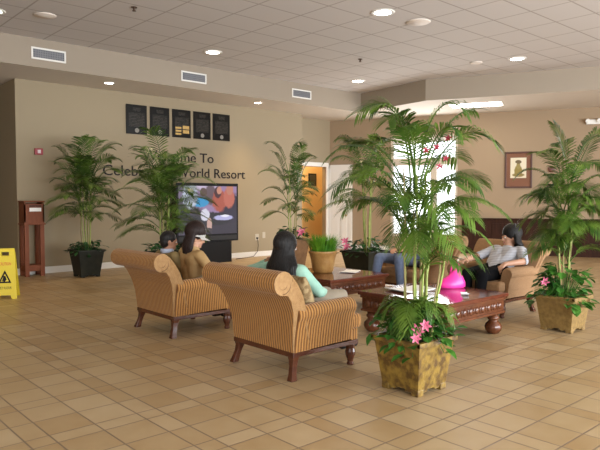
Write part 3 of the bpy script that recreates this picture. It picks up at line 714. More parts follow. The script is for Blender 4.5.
# the big foreground palm: fronds placed to follow its silhouette
rng = random.Random(21)
p = plant_root('potted_palm', 'large foreground palm in a square gold planter with a pink lily', 3.875, 2.965)
planter(p, .175, .225, .42, M_gold)
underplanting(p, .42, .225, rng, M_pothosbright, 130, hang=.12, rise=.20, size=.10)
flower(p, LR(-.03, -.30, .52), rng, .058); flower(p, LR(.02, -.32, .565), rng, .055); flower(p, LR(-.05, -.33, .47), rng, .05)
canes = []
for i in range(11):
    u = -.075 + .020 * i + rng.uniform(-.01, .01); v = rng.uniform(-.09, .09)
    tp = LR(u * 1.7 + .02 + rng.uniform(-.03, .03), v * 1.6, rng.uniform(1.05, 1.75))
    b0 = LR(u, v, 0)
    canes.append(((b0.x, b0.y), tp, rng.uniform(.0065, .011), M_cane if i % 3 else M_canebrown))
FR = [  # start (u, z), control (u, z), tip (u, z), depth of tip
    ((-.04, 1.62), (-.10, 2.42), (-.48, 2.14), -.25), ((.0, 1.65), (-.08, 2.40), (-.30, 2.26), .25), ((.02, 1.72), (.10, 2.40), (.34, 2.16), -.20),
    ((.06, 1.62), (.24, 2.22), (.50, 2.22), .15), ((.10, 1.70), (.34, 2.16), (.52, 1.92), -.30), ((-.06, 1.50), (-.34, 2.10), (-.66, 1.86), .10),
    ((-.06, 1.40), (-.36, 1.86), (-.66, 1.58), -.30), ((.06, 1.42), (.30, 1.86), (.58, 1.64), .30), ((.06, 1.22), (.30, 1.66), (.60, 1.42), -.25),
    ((-.05, 1.25), (-.30, 1.64), (-.54, 1.42), .25), ((.06, 1.05), (.24, 1.42), (.50, 1.22), -.15),
    ((.0, 1.5), (-.04, 2.1), (-.16, 2.02), -.40), ((.0, 1.3), (.08, 1.75), (.16, 1.60), -.55), ((-.02, 1.2), (-.12, 1.70), (-.22, 1.50), -.50),
    ((.0, 1.55), (.03, 2.2), (.12, 2.10), .45), ((.04, .95), (.20, 1.30), (.42, 1.06), -.30),
    ((.03, .85), (.12, 1.20), (.26, 1.02), -.40),
    ((-.02, 1.5), (-.24, 2.05), (-.46, 1.98), .30), ((.03, 1.5), (.20, 2.02), (.42, 1.84), .35), ((-.04, 1.35), (-.22, 1.85), (-.44, 1.70), -.15), ((.05, 1.35), (.24, 1.82), (.46, 1.60), -.15),
    ((.0, 1.6), (-.10, 2.3), (-.26, 2.08), -.30), ((.03, 1.6), (.14, 2.2), (.28, 1.98), -.30), ((-.04, 1.15), (-.20, 1.60), (-.40, 1.48), .30), ((.05, 1.1), (.28, 1.55), (.50, 1.38), .30)]
fr = [(LR(a[0], dv * .1, a[1]), LR(c[0], dv * .45, c[1]), LR(e[0], dv, e[1])) for a, c, e, dv in FR]
palm(p, .38, canes, fr, rng, M_leaf, ll=.215, width=.0135, n=28, droop=.40)
for k in range(11):   # dense middle growth
    u0 = rng.uniform(-.06, .12); z_ = rng.uniform(.95, 1.45); du = rng.uniform(-.16, .34); dv = rng.choice((-1, 1)) * rng.uniform(.2, .42)
    link('frond', frond_mesh(LR(u0, 0, z_), LR(u0 + du * .4, dv * .4, z_ + .42), LR(u0 + du, dv, z_ + rng.uniform(-.02, .30)), rng, .19, .0125, 24, .35), M_leaf, p)
# young arching shoots low in the pot
for k in range(22):
    a = rng.uniform(0, 2 * PI); r = rng.uniform(.14, .28); z1 = rng.uniform(.54, .74)
    link('young_shoot', frond_mesh(LR(math.cos(a) * .06, math.sin(a) * .06, .42), LR(math.cos(a) * r * .4, math.sin(a) * r * .4, z1 + .16), LR(math.cos(a) * r * 1.15, math.sin(a) * r * 1.15, z1 - .10), rng, .15, .015, 13, .4), M_leaf, p)
# red orchid sprays high in the same palm
for k, (u, z, v) in enumerate(((.10, 1.88, -.3), (.17, 1.80, -.28), (.02, 1.86, -.3), (.12, 1.74, -.3), (.19, 1.95, -.25))):
    flower(p, LR(u, v, z), rng, .032, 5, M_redflower, 'red_orchid')

rng = random.Random(34)
p = plant_root('potted_palm', 'tall palm in a square tan planter at the right edge, beside an armchair', 6.91, 3.17)
planter(p, .175, .225, .40, M_tanpot)
underplanting(p, .40, .225, rng, M_pothosbright, 150, hang=.12, rise=.36, size=.12)
flower(p, LR(-.26, -.1, .56), rng, .06)
canes = []
for i in range(8):
    u = -.06 + .018 * i + rng.uniform(-.01, .01); v = rng.uniform(-.07, .07); b0 = LR(u, v, 0)
    canes.append(((b0.x, b0.y), LR(u * 1.9 + .01, v * 1.6, rng.uniform(1.2, 1.65)), rng.uniform(.006, .010), M_cane if i % 3 else M_canebrown))
FR6 = [((.04, 1.62), (.02, 2.12), (-.12, 2.36), .05), ((.05, 1.62), (.16, 2.42), (.42, 2.12), -.15), ((.0, 1.55), (-.14, 2.10), (-.40, 2.02), -.2), ((.0, 1.45), (-.20, 1.98), (-.46, 1.80), .15),
    ((.0, 1.25), (-.26, 1.74), (-.52, 1.50), -.1), ((.0, 1.05), (-.20, 1.52), (-.42, 1.22), .2), ((.05, 1.5), (.30, 2.10), (.58, 1.86), .2), ((.05, 1.35), (.30, 1.82), (.60, 1.58), -.2), ((.05, 1.15), (.28, 1.62), (.55, 1.30), .1),
    ((.05, 1.0), (.22, 1.40), (.44, 1.08), -.3), ((-.02, .95), (-.18, 1.32), (-.40, 1.04), -.3), ((.0, 1.6), (.04, 2.2), (.14, 2.20), .42), ((.0, 1.5), (.02, 2.0), (.06, 1.88), -.48), ((.02, 1.3), (-.06, 1.8), (-.16, 1.62), -.48),
    ((.02, 1.2), (.12, 1.66), (.24, 1.46), -.48), ((.0, 1.2), (-.1, 1.7), (-.24, 1.50), .45), ((-.02, .75), (-.18, 1.08), (-.42, .90), -.15), ((.04, .75), (.20, 1.08), (.42, .88), -.2), ((.02, 1.0), (-.04, 1.42), (-.14, 1.20), -.45),
    ((.02, 1.0), (.10, 1.40), (.20, 1.16), -.45), ((.03, 1.55), (.22, 2.05), (.40, 2.30), .1), ((.03, 1.45), (-.10, 1.95), (-.30, 1.70), -.35), ((.05, 1.4), (.18, 1.9), (.36, 1.70), -.35)]
fr = [(LR(a[0], dv * .1, a[1]), LR(c[0], dv * .45, c[1]), LR(e[0], dv, e[1])) for a, c, e, dv in FR6]
palm(p, .36, canes, fr, rng, M_leaf, ll=.225, width=.0135, n=29, droop=.35)
for k in range(20):
    u0 = rng.uniform(-.05, .08); z_ = rng.uniform(.75, 1.5); a = rng.uniform(0, 2 * PI); r = rng.uniform(.26, .46); du, dv = math.cos(a) * r, math.sin(a) * r
    link('frond', frond_mesh(LR(u0, 0, z_), LR(u0 + du * .4, dv * .4, z_ + .40), LR(u0 + du, dv, z_ + rng.uniform(.0, .28)), rng, .20, .0125, 25, .3), M_leaf, p)

# ------------------------------------------------------------------ armchairs (local +x is the way the sitter faces)
def back_bm():
    prof = [(0.20, .23), (0.01, .23), (0.0, .30), (-.012, .45), (-.040, .58), (-.085, .68), (-.125, .728), (-.15, .735)]
    cx, cz, r = -.175, .832, .098
    for k in range(0, 12): a = math.radians(-85 - k * 24.5 + 0); prof.append((cx + r * math.cos(a), cz + r * math.sin(a)))
    prof += [(-.095, .895), (-.03, .82), (.04, .71), (.10, .59), (.145, .47), (.18, .36)]
    bm = NB()
    def wy(z): u = min(1, max(0, (z - .30) / .5)); return .415 + .095 * u * u * (3 - 2 * u)
    NY = 8; rings = []
    for j in range(NY + 1):
        f = -1 + 2 * j / NY; rings.append([bm.verts.new((x, f * wy(z), z)) for x, z in prof])
    n = len(prof)
    for a, b in zip(rings, rings[1:]):
        for i in range(n): bm.faces.new((a[i], a[(i + 1) % n], b[(i + 1) % n], b[i]))
    e0 = bm.faces.new(rings[0][::-1]); e1 = bm.faces.new(rings[-1]); e0.material_index = e1.material_index = 1
    for f in (e0, e1):
        bmesh.ops.inset_region(bm, faces=[f], thickness=.018, depth=-.006)
    return bm
def arm_bm(s):
    prof = [(.30, .23), (.42, .23), (.43, .32), (.445, .42), (.462, .49)]
    cx, cz, r = .41, .545, .073
    for k in range(0, 11): a = math.radians(-30 + k * 20); prof.append((cx + r * math.cos(a), cz + r * math.sin(a)))
    prof += [(.325, .48), (.31, .42)]
    bm = NB(); rings = []; n = len(prof)
    for j, x in enumerate((.02, .10, .25, .40, .54, .64, .685, .70)):
        k = 1.0 if j < 6 else (.985 if j == 6 else .95)
        rings.append([bm.verts.new((x, s * (.40 + (y - .40) * k), .35 + (z + .015 * math.sin(x * 2) - .35) * k)) for y, z in prof])
    for a, b in zip(rings, rings[1:]):
        for i in range(n): bm.faces.new((a[i], a[(i + 1) % n], b[(i + 1) % n], b[i]))
    bm.faces.new(rings[0][::-1]); e = bm.faces.new(rings[-1])
    bmesh.ops.inset_region(bm, faces=[e], thickness=.02, depth=.008)
    return bm
def curved_leg(dx, dy, x, y, h=.19, r=.037):
    bm = NB(); prev = None
    prof = [(0, 0, r), (.15, .0, r * .82), (.4, .25, r * .68), (.7, .62, r * .72), (1, 1.0, r * .85)]
    for f, o, rr in prof:
        cx, cy, z = x + dx * o * .045, y + dy * o * .045, h * (1 - f)
        ring = [bm.verts.new((cx + a * rr, cy + b * rr, z)) for a, b in ((-1, -1), (1, -1), (1, 1), (-1, 1))]
        if prev:
            for i in range(4): bm.faces.new((prev[i], prev[(i + 1) % 4], ring[(i + 1) % 4], ring[i]))
        else: bm.faces.new(ring)
        prev = ring
    bm.faces.new(prev[::-1]); bmesh.ops.bevel(bm, geom=bm.edges[:], offset=.004, segments=1, affect='EDGES'); return bm
def carved_front_leg(x, y):
    bm = NB(); lathe(bm, [(.030, 0), (.034, .012), (.026, .03), (.030, .05), (.045, .09), (.048, .12), (.040, .15), (.044, .175), (.044, .19)], 14, x, y); return bm
def make_chair(label, loc, rotz, ribbed):
    t = thing('armchair', label, 'armchair', loc, rotz, 'scroll-back armchairs around the coffee tables')
    mb, ma = (M_strY, M_strX) if ribbed else (M_plain, M_plain)
    br = link('backrest', back_bm(), [mb, M_chairend if ribbed else M_plain], t, smooth=False)
    for s in (-1, 1):
        pts = []
        for k in range(26):
            a = math.radians(-95 + k * 24); r = .088 * (1 - k / 34)
            pts.append((-.175 - r * math.cos(a) * -1 * -1 if False else -.175 + r * math.cos(a), s * .503, .832 - r * math.sin(a) * -1))
        link('scroll_piping', tube(NB(), pts, .0065, 5), M_seam if ribbed else M_plain, br, smooth=True)
    for s in (-1, 1): link('arm', arm_bm(s), ma, t)
    bm = NB(); box(bm, 0.012, .785, -.418, -.36, .19, .23, bev=.006); box(bm, .012, .785, .36, .418, .19, .23, bev=.006); box(bm, .005, .06, -.42, .42, .188, .232, bev=.006); box(bm, .74, .79, -.42, .42, .188, .232, bev=.006)
    link('base_rail', bm, M_darkwood, t)
    link('seat_deck', BX(.10, .74, -.305, .305, .215, .31, bev=.015), ma if ribbed else mb, t)
    link('seat_cushion', BX(.14, .74, -.305, .305, .31, .46, bev=.045, seg=3), ma if ribbed else mb, t, smooth=True)
    link('seat_front', box(box(NB(), .70, .86, -.405, .405, .325, .46, bev=.035), .70, .80, -.405, .405, .22, .33, bev=.012), ma if ribbed else mb, t, smooth=False)
    link('leg', curved_leg(-1, -.7, .045, -.375), M_darkwood, t); link('leg', curved_leg(-1, .7, .045, .375), M_darkwood, t)
    link('leg', carved_front_leg(.735, -.37), M_darkwood, t); link('leg', carved_front_leg(.735, .37), M_darkwood, t)
    return t
ch_left = make_chair('ribbed tan scroll-back armchair with two sitters, facing the far coffee table', (3.33, 6.17, 0), 0, True)
ch_front = dup(ch_left, (3.27, 4.15, 0), 0, 'ribbed tan scroll-back armchair nearest the camera, seating the woman in mint green')
ch_right = make_chair('plain tan armchair on the right, seating the woman in the striped top', (7.74, 4.36, 0), PI, False)
dup(ch_right, (8.02, 5.82, 0), PI, 'plain tan armchair behind the big palm, seating the person in jeans')

# patterned cushion in the front chair
def cushion(name, label, loc, rot, sx, sy, sz, m):
    bm = NB(); g = bmesh.ops.create_grid(bm, x_segments=12, y_segments=12, size=1); 
    top = list(bm.verts); bmesh.ops.solidify(bm, geom=bm.faces[:], thickness=.02)
    for v in bm.verts:
        e = (1 - v.co.x ** 2 * .9) * (1 - v.co.y ** 2 * .9); sg = 1 if v.co.z >= -.005 else -1
        v.co = Vector((v.co.x * sx * (1 - .08 * (1 - abs(v.co.y))), v.co.y * sy * (1 - .08 * (1 - abs(v.co.x))), sg * (sz * max(0, e) ** .55 + .004)))
    o = link(name, bm, m, None, smooth=True, loc=loc); o.rotation_euler = rot; return o
M_cush = mat('patterned_cushion', (.20, .12, .045), .8, (.38, .27, .13), 26, bump=.2, sharp=(.42, .58))
tag(cushion('throw_pillow', '', (3.27 + .235, 4.15 - .275, .69), (math.radians(0), math.radians(68), 0), .16, .10, .07, M_cush), 'brown patterned throw pillow beside the woman in mint green', 'pillow')

# ------------------------------------------------------------------ coffee tables
def make_table(label, loc, sx, sy):
    t = thing('coffee_table', label, 'coffee table', loc, 0, 'carved coffee tables')
    hx, hy = sx / 2, sy / 2
    link('table_top', BX(-hx, hx, -hy, hy, .415, .46, bev=.012), M_tabletop, t)
    bm = NB(); box(bm, -hx + .04, hx - .04, -hy + .04, -hy + .09, .24, .415); box(bm, -hx + .04, hx - .04, hy - .09, hy - .04, .24, .415)
    box(bm, -hx + .04, -hx + .09, -hy + .09, hy - .09, .24, .415); box(bm, hx - .09, hx - .04, -hy + .09, hy - .09, .24, .415)
    link('apron', bm, M_tablewood, t)
    bm = NB()
    box(bm, -hx + .02, hx - .02, -hy + .022, hy - .022, .385, .414, bev=.006); box(bm, -hx + .025, hx - .025, -hy + .026, hy - .026, .235, .262, bev=.006)
    link('moulding', bm, M_tablewood, t)
    bm = NB()
    for ax, L, o in ((0, hx - .12, hy - .04), (1, hy - .12, hx - .04)):
        n = 9
        for sg in (-1, 1):
            for i in range(n):
                q = -L + 2 * L * i / (n - 1)
                c = (q, sg * o, .325) if ax == 0 else (sg * o, q, .325)
                ellipsoid(bm, c, (.042, .018, .042) if ax == 0 else (.018, .042, .042), 2)
                if i < n - 1:
                    q2 = q + L / (n - 1); c = (q2, sg * o, .325) if ax == 0 else (sg * o, q2, .325)
                    ellipsoid(bm, c, (.012, .012, .05) if ax == 0 else (.012, .012, .05), 1)
    link('carving', bm, M_tablewood, t, smooth=True)
    for a in (-1, 1):
        for b in (-1, 1):
            bm = NB(); lathe(bm, [(.045, 0), (.062, .01), (.088, .045), (.095, .075), (.085, .11), (.055, .14), (.048, .155), (.066, .17), (.066, .19), (.055, .20), (.055, .24)], 22, a * (hx - .12), b * (hy - .12))
            link('bun_foot', bm, M_tablewood, t, smooth=True)
    return t
tb_near = make_table('dark carved coffee table nearest the camera with a pink bag on it', (5.66, 4.08, 0), 1.16, 1.22)
tb_far = dup(tb_near, (6.05, 6.12, 0), 0, 'dark carved coffee table farther back with the pot of grass on it')

# pot of grass
t = thing('grass_pot', 'round bronze pot of bright green grass on the far coffee table', 'potted plant', (6.02, 6.22, .46)); t.scale = (1.3, 1.3, 1.36)
link('pot', lathe(NB(), [(.10, 0), (.115, .02), (.13, .12), (.15, .20), (.158, .21), (.158, .225), (.14, .225), (.13, .18), (.001, .18)], 26), mat('bronze_basket', (.24, .11, .028), .42, (.36, .20, .06), 12, bump=.3), t, smooth=True)
rng = random.Random(2); bm = NB()
for i in range(520):
    a = rng.uniform(0, 2 * PI); r = .125 * math.sqrt(rng.random()); x, y = math.cos(a) * r, math.sin(a) * r
    h = rng.uniform(.14, .23); lean = rng.uniform(.2, 1.2) * r + rng.uniform(0, .03); b = a + rng.uniform(-.5, .5)
    wv = Vector((math.cos(b + PI / 2), math.sin(b + PI / 2), 0)) * .004
    p0 = Vector((x, y, .18)); p1 = p0 + Vector((math.cos(b) * lean * .4, math.sin(b) * lean * .4, h * .6)); p2 = p0 + Vector((math.cos(b) * lean, math.sin(b) * lean, h))
    v = [bm.verts.new(p0 - wv), bm.verts.new(p0 + wv), bm.verts.new(p1 + wv), bm.verts.new(p1 - wv), bm.verts.new(p2)]
    bm.faces.new((v[0], v[1], v[2], v[3])); bm.faces.new((v[3], v[2], v[4]))
link('grass', bm, M_grass, t)

# papers, and a sheet for the table reflection
def sheet(name, label, cat, loc, rz, sx, sy, m, curl=.01, th=.004):
    bm = NB(); n = 8; g = []
    for j in range(2):
        g.append([[bm.verts.new((-sx / 2 + sx * i / n, -sy / 2 + sy * k, (j * th) + curl * (2 * i / n - 1) ** 2)) for k in (0, 1)] for i in range(n + 1)])
    for i in range(n):
        bm.faces.new((g[1][i][0], g[1][i + 1][0], g[1][i + 1][1], g[1][i][1])); bm.faces.new((g[0][i][1], g[0][i + 1][1], g[0][i + 1][0], g[0][i][0]))
        for k in (0, 1): bm.faces.new((g[0][i][k], g[0][i + 1][k], g[1][i + 1][k], g[1][i][k]))
    for i in (0, n): bm.faces.new((g[0][i][0], g[0][i][1], g[1][i][1], g[1][i][0]))
    o = link(name, bm, m, None, loc=loc, rotz=rz); return tag(o, label, cat)
sheet('open_brochure', 'open white brochure lying on the far coffee table', 'brochure', (6.32, 5.98, .461), .4, .30, .22, M_paper)
sheet('reflection_sheet', 'white sheet standing in for the window reflection on the near coffee table behind the big palm', 'paper', (5.55, 4.31, .461), -.2, .46, .34, M_paper, .02, .01)  # white sheet put in for the window mirrored in the polished top
sheet('folded_tissue', 'small white folded paper near the pink bag', 'paper', (5.72, 3.70, .461), .8, .10, .07, M_paper, .02)

# pink bag
t = thing('pink_bag', 'bright pink soft handbag slumped on the near coffee table', 'bag', (6.06, 4.12, .46), math.radians(-42))
M_pink = mat('hot_pink_leather', (.80, .022, .27), .35, (.88, .05, .34), 6, bump=.1)
bm = NB(); NS = 20; rings = []
for j, (z, a, b) in enumerate(((0, .155, .075), (.015, .172, .088), (.06, .165, .084), (.11, .135, .062), (.15, .10, .036), (.175, .085, .018), (.185, .07, .010))):
    ring = []
    for i in range(NS):
        th = 2 * PI * i / NS; k = 1 + .05 * math.sin(3 * th + j)
        zz = z * (1 + (.35 * math.cos(th)) * (z / .185))
        ring.append(bm.verts.new((a * k * math.cos(th) + .02 * z / .185, b * k * math.sin(th), zz)))
    rings.append(ring)
for a, b in zip(rings, rings[1:]):
    for i in range(NS): bm.faces.new((a[i], a[(i + 1) % NS], b[(i + 1) % NS], b[i]))
bm.faces.new(rings[0][::-1]); bm.faces.new(rings[-1])
link('bag_body', bm, M_pink, t, smooth=True)
link('bag_handle', tube(NB(), [(.09, .01, .19), (.11, .02, .27), (.08, .02, .30), (.03, .02, .26), (.0, .015, .16)], .010, 8), M_pink, t, smooth=True)

# ------------------------------------------------------------------ people
def capsule_mesh(bm, p0, r0, p1, r1):
    p0, p1 = Vector(p0), Vector(p1); d = p1 - p0
    if d.length < 1e-5: ellipsoid(bm, p0, (r0, r0, r0), 2); return
    N = 14; R = 5; pts = []; ax = d.normalized(); s = ax.orthogonal().normalized(); q = ax.cross(s); rings = []
    prof = [(p0 - ax * r0 * math.cos(PI / 2 * k / R), r0 * math.sin(PI / 2 * k / R)) for k in range(1, R + 1)] + [(p1 + ax * r1 * math.sin(PI / 2 * k / R), r1 * math.cos(PI / 2 * k / R)) for k in range(0, R)]
    a = bm.verts.new(p0 - ax * r0); b = bm.verts.new(p1 + ax * r1)
    for c, r in prof: rings.append([bm.verts.new(c + (s * math.cos(2 * PI * i / N) + q * math.sin(2 * PI * i / N)) * r) for i in range(N)])
    for i in range(N): bm.faces.new((a, rings[0][(i + 1) % N], rings[0][i])); bm.faces.new((b, rings[-1][i], rings[-1][(i + 1) % N]))
    for u, v in zip(rings, rings[1:]):
        for i in range(N): bm.faces.new((u[i], u[(i + 1) % N], v[(i + 1) % N], v[i]))

def remeshed(bm, voxel, smooth_it=4):
    bmesh.ops.recalc_face_normals(bm, faces=bm.faces[:])
    me = bpy.data.meshes.new('tmp'); bm.to_mesh(me); bm.free(); o = bpy.data.objects.new('tmp', me); COL.objects.link(o)
    m = o.modifiers.new('r', 'REMESH'); m.mode = 'VOXEL'; m.voxel_size = voxel; m.adaptivity = 0
    s = o.modifiers.new('s', 'SMOOTH'); s.iterations = smooth_it; s.factor = .5
    dg = bpy.context.evaluated_depsgraph_get(); r = bpy.data.meshes.new_from_object(o.evaluated_get(dg))
    bpy.data.objects.remove(o); bpy.data.meshes.remove(me); return r
def seg_d(p, a, b, ra, rb):
    ab = b - a; L = ab.length_squared; t = 0 if L < 1e-9 else max(0, min(1, (p - a).dot(ab) / L))
    return (p - (a + ab * t)).length - (ra + (rb - ra) * t)

def hand_segs(wrist, dirn, palm_n, curl, side, scale=1.0):
    """palm, four fingers of different lengths and a side thumb; each finger is two bent segments"""
    w_ = Vector(wrist); d = Vector(dirn).normalized(); n = Vector(palm_n); n = (n - d * n.dot(d)).normalized(); s = d.cross(n) * side
    out = []; k = scale
    for o in (-.026, -.009, .009, .026): out.append((w_ + s * o * .6 * k, .016 * k, w_ + d * .075 * k + s * o * k, .0135 * k))
    for o, L in ((-.030, .062), (-.010, .072), (.011, .068), (.030, .052)):
        b = w_ + d * .078 * k + s * o * k
        d1 = (d * math.cos(curl * .6) + n * math.sin(curl * .6)); d2 = (d * math.cos(curl * 1.5) + n * math.sin(curl * 1.5))
        m = b + d1 * L * .5 * k; e = m + d2 * L * .5 * k
        out.append((b, .0105 * k, m, .0095 * k)); out.append((m, .0095 * k, e, .008 * k))
    tb = w_ + d * .02 * k - s * .028 * k; tm = tb + (d * .7 - s * .7 + n * .25).normalized() * .042 * k; te = tm + (d * .95 - s * .15 + n * .4).normalized() * .032 * k
    out.append((tb, .014 * k, tm, .011 * k)); out.append((tm, .011 * k, te, .009 * k))
    return out

def person(label, loc, rotz, J, skin, tops, bottoms, hair, sleeve='long', scale=1.0, extras=None, bottom_ankle=True, shoe_m=None):
    t = thing('person', label, 'person', loc, rotz)
    V = lambda k: Vector(J[k]); k = scale
    segs = []
    def S(a, ra, b, rb, z): segs.append((Vector(a), ra * k, Vector(b), rb * k, z))
    pel, che, nek, hd = V('pelvis'), V('chest'), V('neck'), V('head'); shl, shr = V('shL'), V('shR'); hpl, hpr = V('hipL'), V('hipR')
    S(hpl, .095, hpr, .095, 'bottom'); S(pel, .115, pel.lerp(che, .5), .105, 'top')
    ac = (shl - shr).normalized()
    S(pel.lerp(che, .3) + ac * .05 * k, .095, che + ac * .075 * k, .10, 'top'); S(pel.lerp(che, .3) - ac * .05 * k, .095, che - ac * .075 * k, .10, 'top')
    S(che + ac * .06 * k, .10, shl - ac * .03, .060, 'top'); S(che - ac * .06 * k, .10, shr + ac * .03, .060, 'top')
    S(che, .09, nek, .055, 'top'); S(nek, .050, hd - Vector((0, 0, .04)), .047, 'skin')
    for sd, sh in (('L', shl), ('R', shr)):
        e, wr = V('el' + sd), V('wr' + sd)
        if sleeve == 'long': zu, zf = 'top', 'top'
        elif sleeve == 'half': zu, zf = 'top', 'skin'
        else: zu, zf = 'skin', 'skin'
        S(sh, .060, sh.lerp(e, .45), .050, 'top'); S(sh.lerp(e, .45), .050, e, .041, zu); S(e, .041, wr, .027, zf)
        hdn = (wr - e).normalized() if 'hd' + sd not in J else V('hd' + sd).normalized()
        for a, ra, b, rb in hand_segs(wr, hdn, J.get('pn' + sd, (0, 0, -1)), J.get('curl' + sd, .6), 1 if sd == 'L' else -1, k): segs.append((a, ra, b, rb, 'skin'))
        h, kn, an = V('hip' + sd), V('kn' + sd), V('an' + sd)
        S(h, .092, kn, .062, 'bottom'); S(kn, .062, kn.lerp(an, .35), .058, 'bottom'); S(kn.lerp(an, .35), .058, an, .040, 'bottom')
    bm = NB()
    for a, ra, b, rb, z in segs: capsule_mesh(bm, a, ra, b, rb)
    # head
    fd = Vector(J['face']).normalized(); upv = Vector(J.get('up', (0, 0, 1))); sv = upv.cross(fd).normalized(); upv = fd.cross(sv).normalized()
    R = Matrix((fd, sv, upv)).transposed()
    hp = lambda x, y, z: hd + (fd * x + sv * y + upv * z) * k
    for c, r in (((0, 0, .015), (.098, .076, .105)), ((.030, 0, -.055), (.062, .056, .062)), ((.068, 0, -.095), (.022, .022, .018)), ((.095, 0, -.018), (.018, .012, .026)), ((.102, 0, -.032), (.017, .016, .012)),
                 ((.085, .032, .012), (.016, .022, .010)), ((.085, -.032, .012), (.016, .022, .010)), ((-.005, .078, -.01), (.020, .010, .032)), ((-.005, -.078, -.01), (.020, .010, .032))):
        ellipsoid(bm, hp(*c), tuple(q * k for q in r), 2, R)
    me = remeshed(bm, .0085, 3)
    body = bpy.data.objects.new('body', me); COL.objects.link(body); body.parent = t; me.materials.clear(); me.materials.append(skin)
    for p_ in me.polygons: p_.use_smooth = True
    # clothes from the body surface
    zones = {'top': [], 'bottom': []}
    for p_ in me.polygons:
        c = p_.center; best = None; bz = 'skin'
        if (c - hd).length < .135 * k: continue
        for a, ra, b, rb, z in segs:
            d = seg_d(c, a, b, ra, rb)
            if best is None or d < best: best, bz = d, z
        if bz in zones: zones[bz].append(p_.index)
    for z, nm, m in (('top', 'shirt', tops), ('bottom', 'trousers', bottoms)):
        if not zones[z]: continue
        bm = NB(); mp = {}
        def gv(i):
            if i not in mp:
                v = me.vertices[i]; w_ = mnoise.noise(v.co * 14) * .006
                mp[i] = bm.verts.new(v.co + v.normal * (.011 + w_))
            return mp[i]
        for i in zones[z]: bm.faces.new([gv(v) for v in me.polygons[i].vertices])
        bmesh.ops.smooth_vert(bm, verts=bm.verts[:], factor=.4, use_axis_x=True, use_axis_y=True, use_axis_z=True)
        link(nm, bm, m, t, smooth=True)
    # face details
    for sg in (-1, 1):
        bm = NB(); ellipsoid(bm, hp(.086, sg * .032, -.004), (.010 * k,) * 3, 2); e = link('eye', bm, mat('eye_white', (.7, .68, .65), .2), t, smooth=True)
        bm = NB(); ellipsoid(bm, hp(.094, sg * .032, -.004), (.005 * k,) * 3, 1); link('iris', bm, mat('iris', (.03, .015, .01), .2), e, smooth=True)
    bm = NB(); ellipsoid(bm, hp(.085, 0, -.066), (.010 * k, .024 * k, .007 * k), 2, R); link('lips', bm, mat('lips', (.38, .10, .09), .4), t, smooth=True)
    # shoes
    for sd in 'LR':
        an = V('an' + sd); f = Vector(J.get('foot' + sd, (1, 0, 0))).normalized(); bm = NB()
        capsule_mesh(bm, an - f * .03 + Vector((0, 0, -.045)), .042, an + f * .08 + Vector((0, 0, -.052)), .036); capsule_mesh(bm, an + f * .08 + Vector((0, 0, -.052)), .036, an + f * .15 + Vector((0, 0, -.058)), .030); capsule_mesh(bm, an, .046, an + Vector((0, 0, -.04)), .044)
        sm = remeshed(bm, .01, 2); o = bpy.data.objects.new('shoe', sm); COL.objects.link(o); o.parent = t; sm.materials.clear(); sm.materials.append(shoe_m or M_black)
    # hair
    if hair:
        bm = NB(); hair['build'](bm, hp, k, R)
        hm = remeshed(bm, .009, 2); o = bpy.data.objects.new('hair', hm); COL.objects.link(o); o.parent = t; hm.materials.clear(); hm.materials.append(hair['m'])
        for p_ in hm.polygons: p_.use_smooth = True
    if extras: extras(t, hp, k, R, V)
    return t

def long_hair(length, width, seed, back=1.0, puff=1.0):
    def f(bm, hp, k, R):
        r_ = random.Random(seed)
        ellipsoid(bm, hp(-.020, 0, .034 + (puff - 1) * .25), (.110 * k * puff, .096 * k * puff, .108 * k * puff), 3, R)
        for i in range(22):
            a = -1.35 + 2.7 * i / 21; x = -.085 * math.cos(a) - .012; y = .092 * math.sin(a)
            L = length * r_.uniform(.85, 1.05) * (1 - .12 * abs(a)); sp = width
            p0 = hp(x * .75, y * .85, .07); p1 = hp(x * 1.1, y * 1.12, -.06); z2 = -.06 - L
            p2 = p1 + Vector((-.02 * back, y * sp, -L * .5)); p3 = p1 + Vector((-.03 * back + r_.uniform(-.012, .012), y * sp * 1.2, -L))
            capsule_mesh(bm, p0, .030, p1, .030); capsule_mesh(bm, p1, .030, p2, .028); capsule_mesh(bm, p2, .028, p3, .012)
    return f
def short_hair(bm, hp, k, R):
    ellipsoid(bm, hp(-.014, 0, .036), (.104 * k, .086 * k, .098 * k), 3, R); ellipsoid(bm, hp(-.045, 0, -.01), (.066 * k, .078 * k, .085 * k), 3, R)

# woman in mint green in the front chair, seen from behind
M_mint = mat('mint_fabric', (.27, .48, .37), .75, (.34, .56, .44), 12, bump=.15)
J = dict(pelvis=(.40, .02, .56), chest=(.32, .05, .80), neck=(.31, .06, .94), head=(.34, .06, 1.045), face=(1, .12, -.02), shL=(.30, .22, .86), shR=(.35, -.12, .85),
         elL=(.27, .55, .80), wrL=(.36, .36, .90), hdL=(.30, -.75, .35), pnL=(0, -1, 0), elR=(.52, -.19, .66), wrR=(.70, -.06, .63), hdR=(1, .2, -.1), curlL=.9,
         hipL=(.42, .12, .55), hipR=(.42, -.07, .55), knL=(.90, .12, .57), knR=(.90, -.08, .57), anL=(.98, .12, .13), anR=(.98, -.06, .13))
person('woman in a mint green top with long black hair, from behind in the nearest armchair', (3.27, 4.15, 0), 0, J, M_skin, M_mint, mat('pale_trousers', (.26, .21, .15), .8), dict(build=long_hair(.25, .75, 4, puff=1.08), m=M_hairblack))

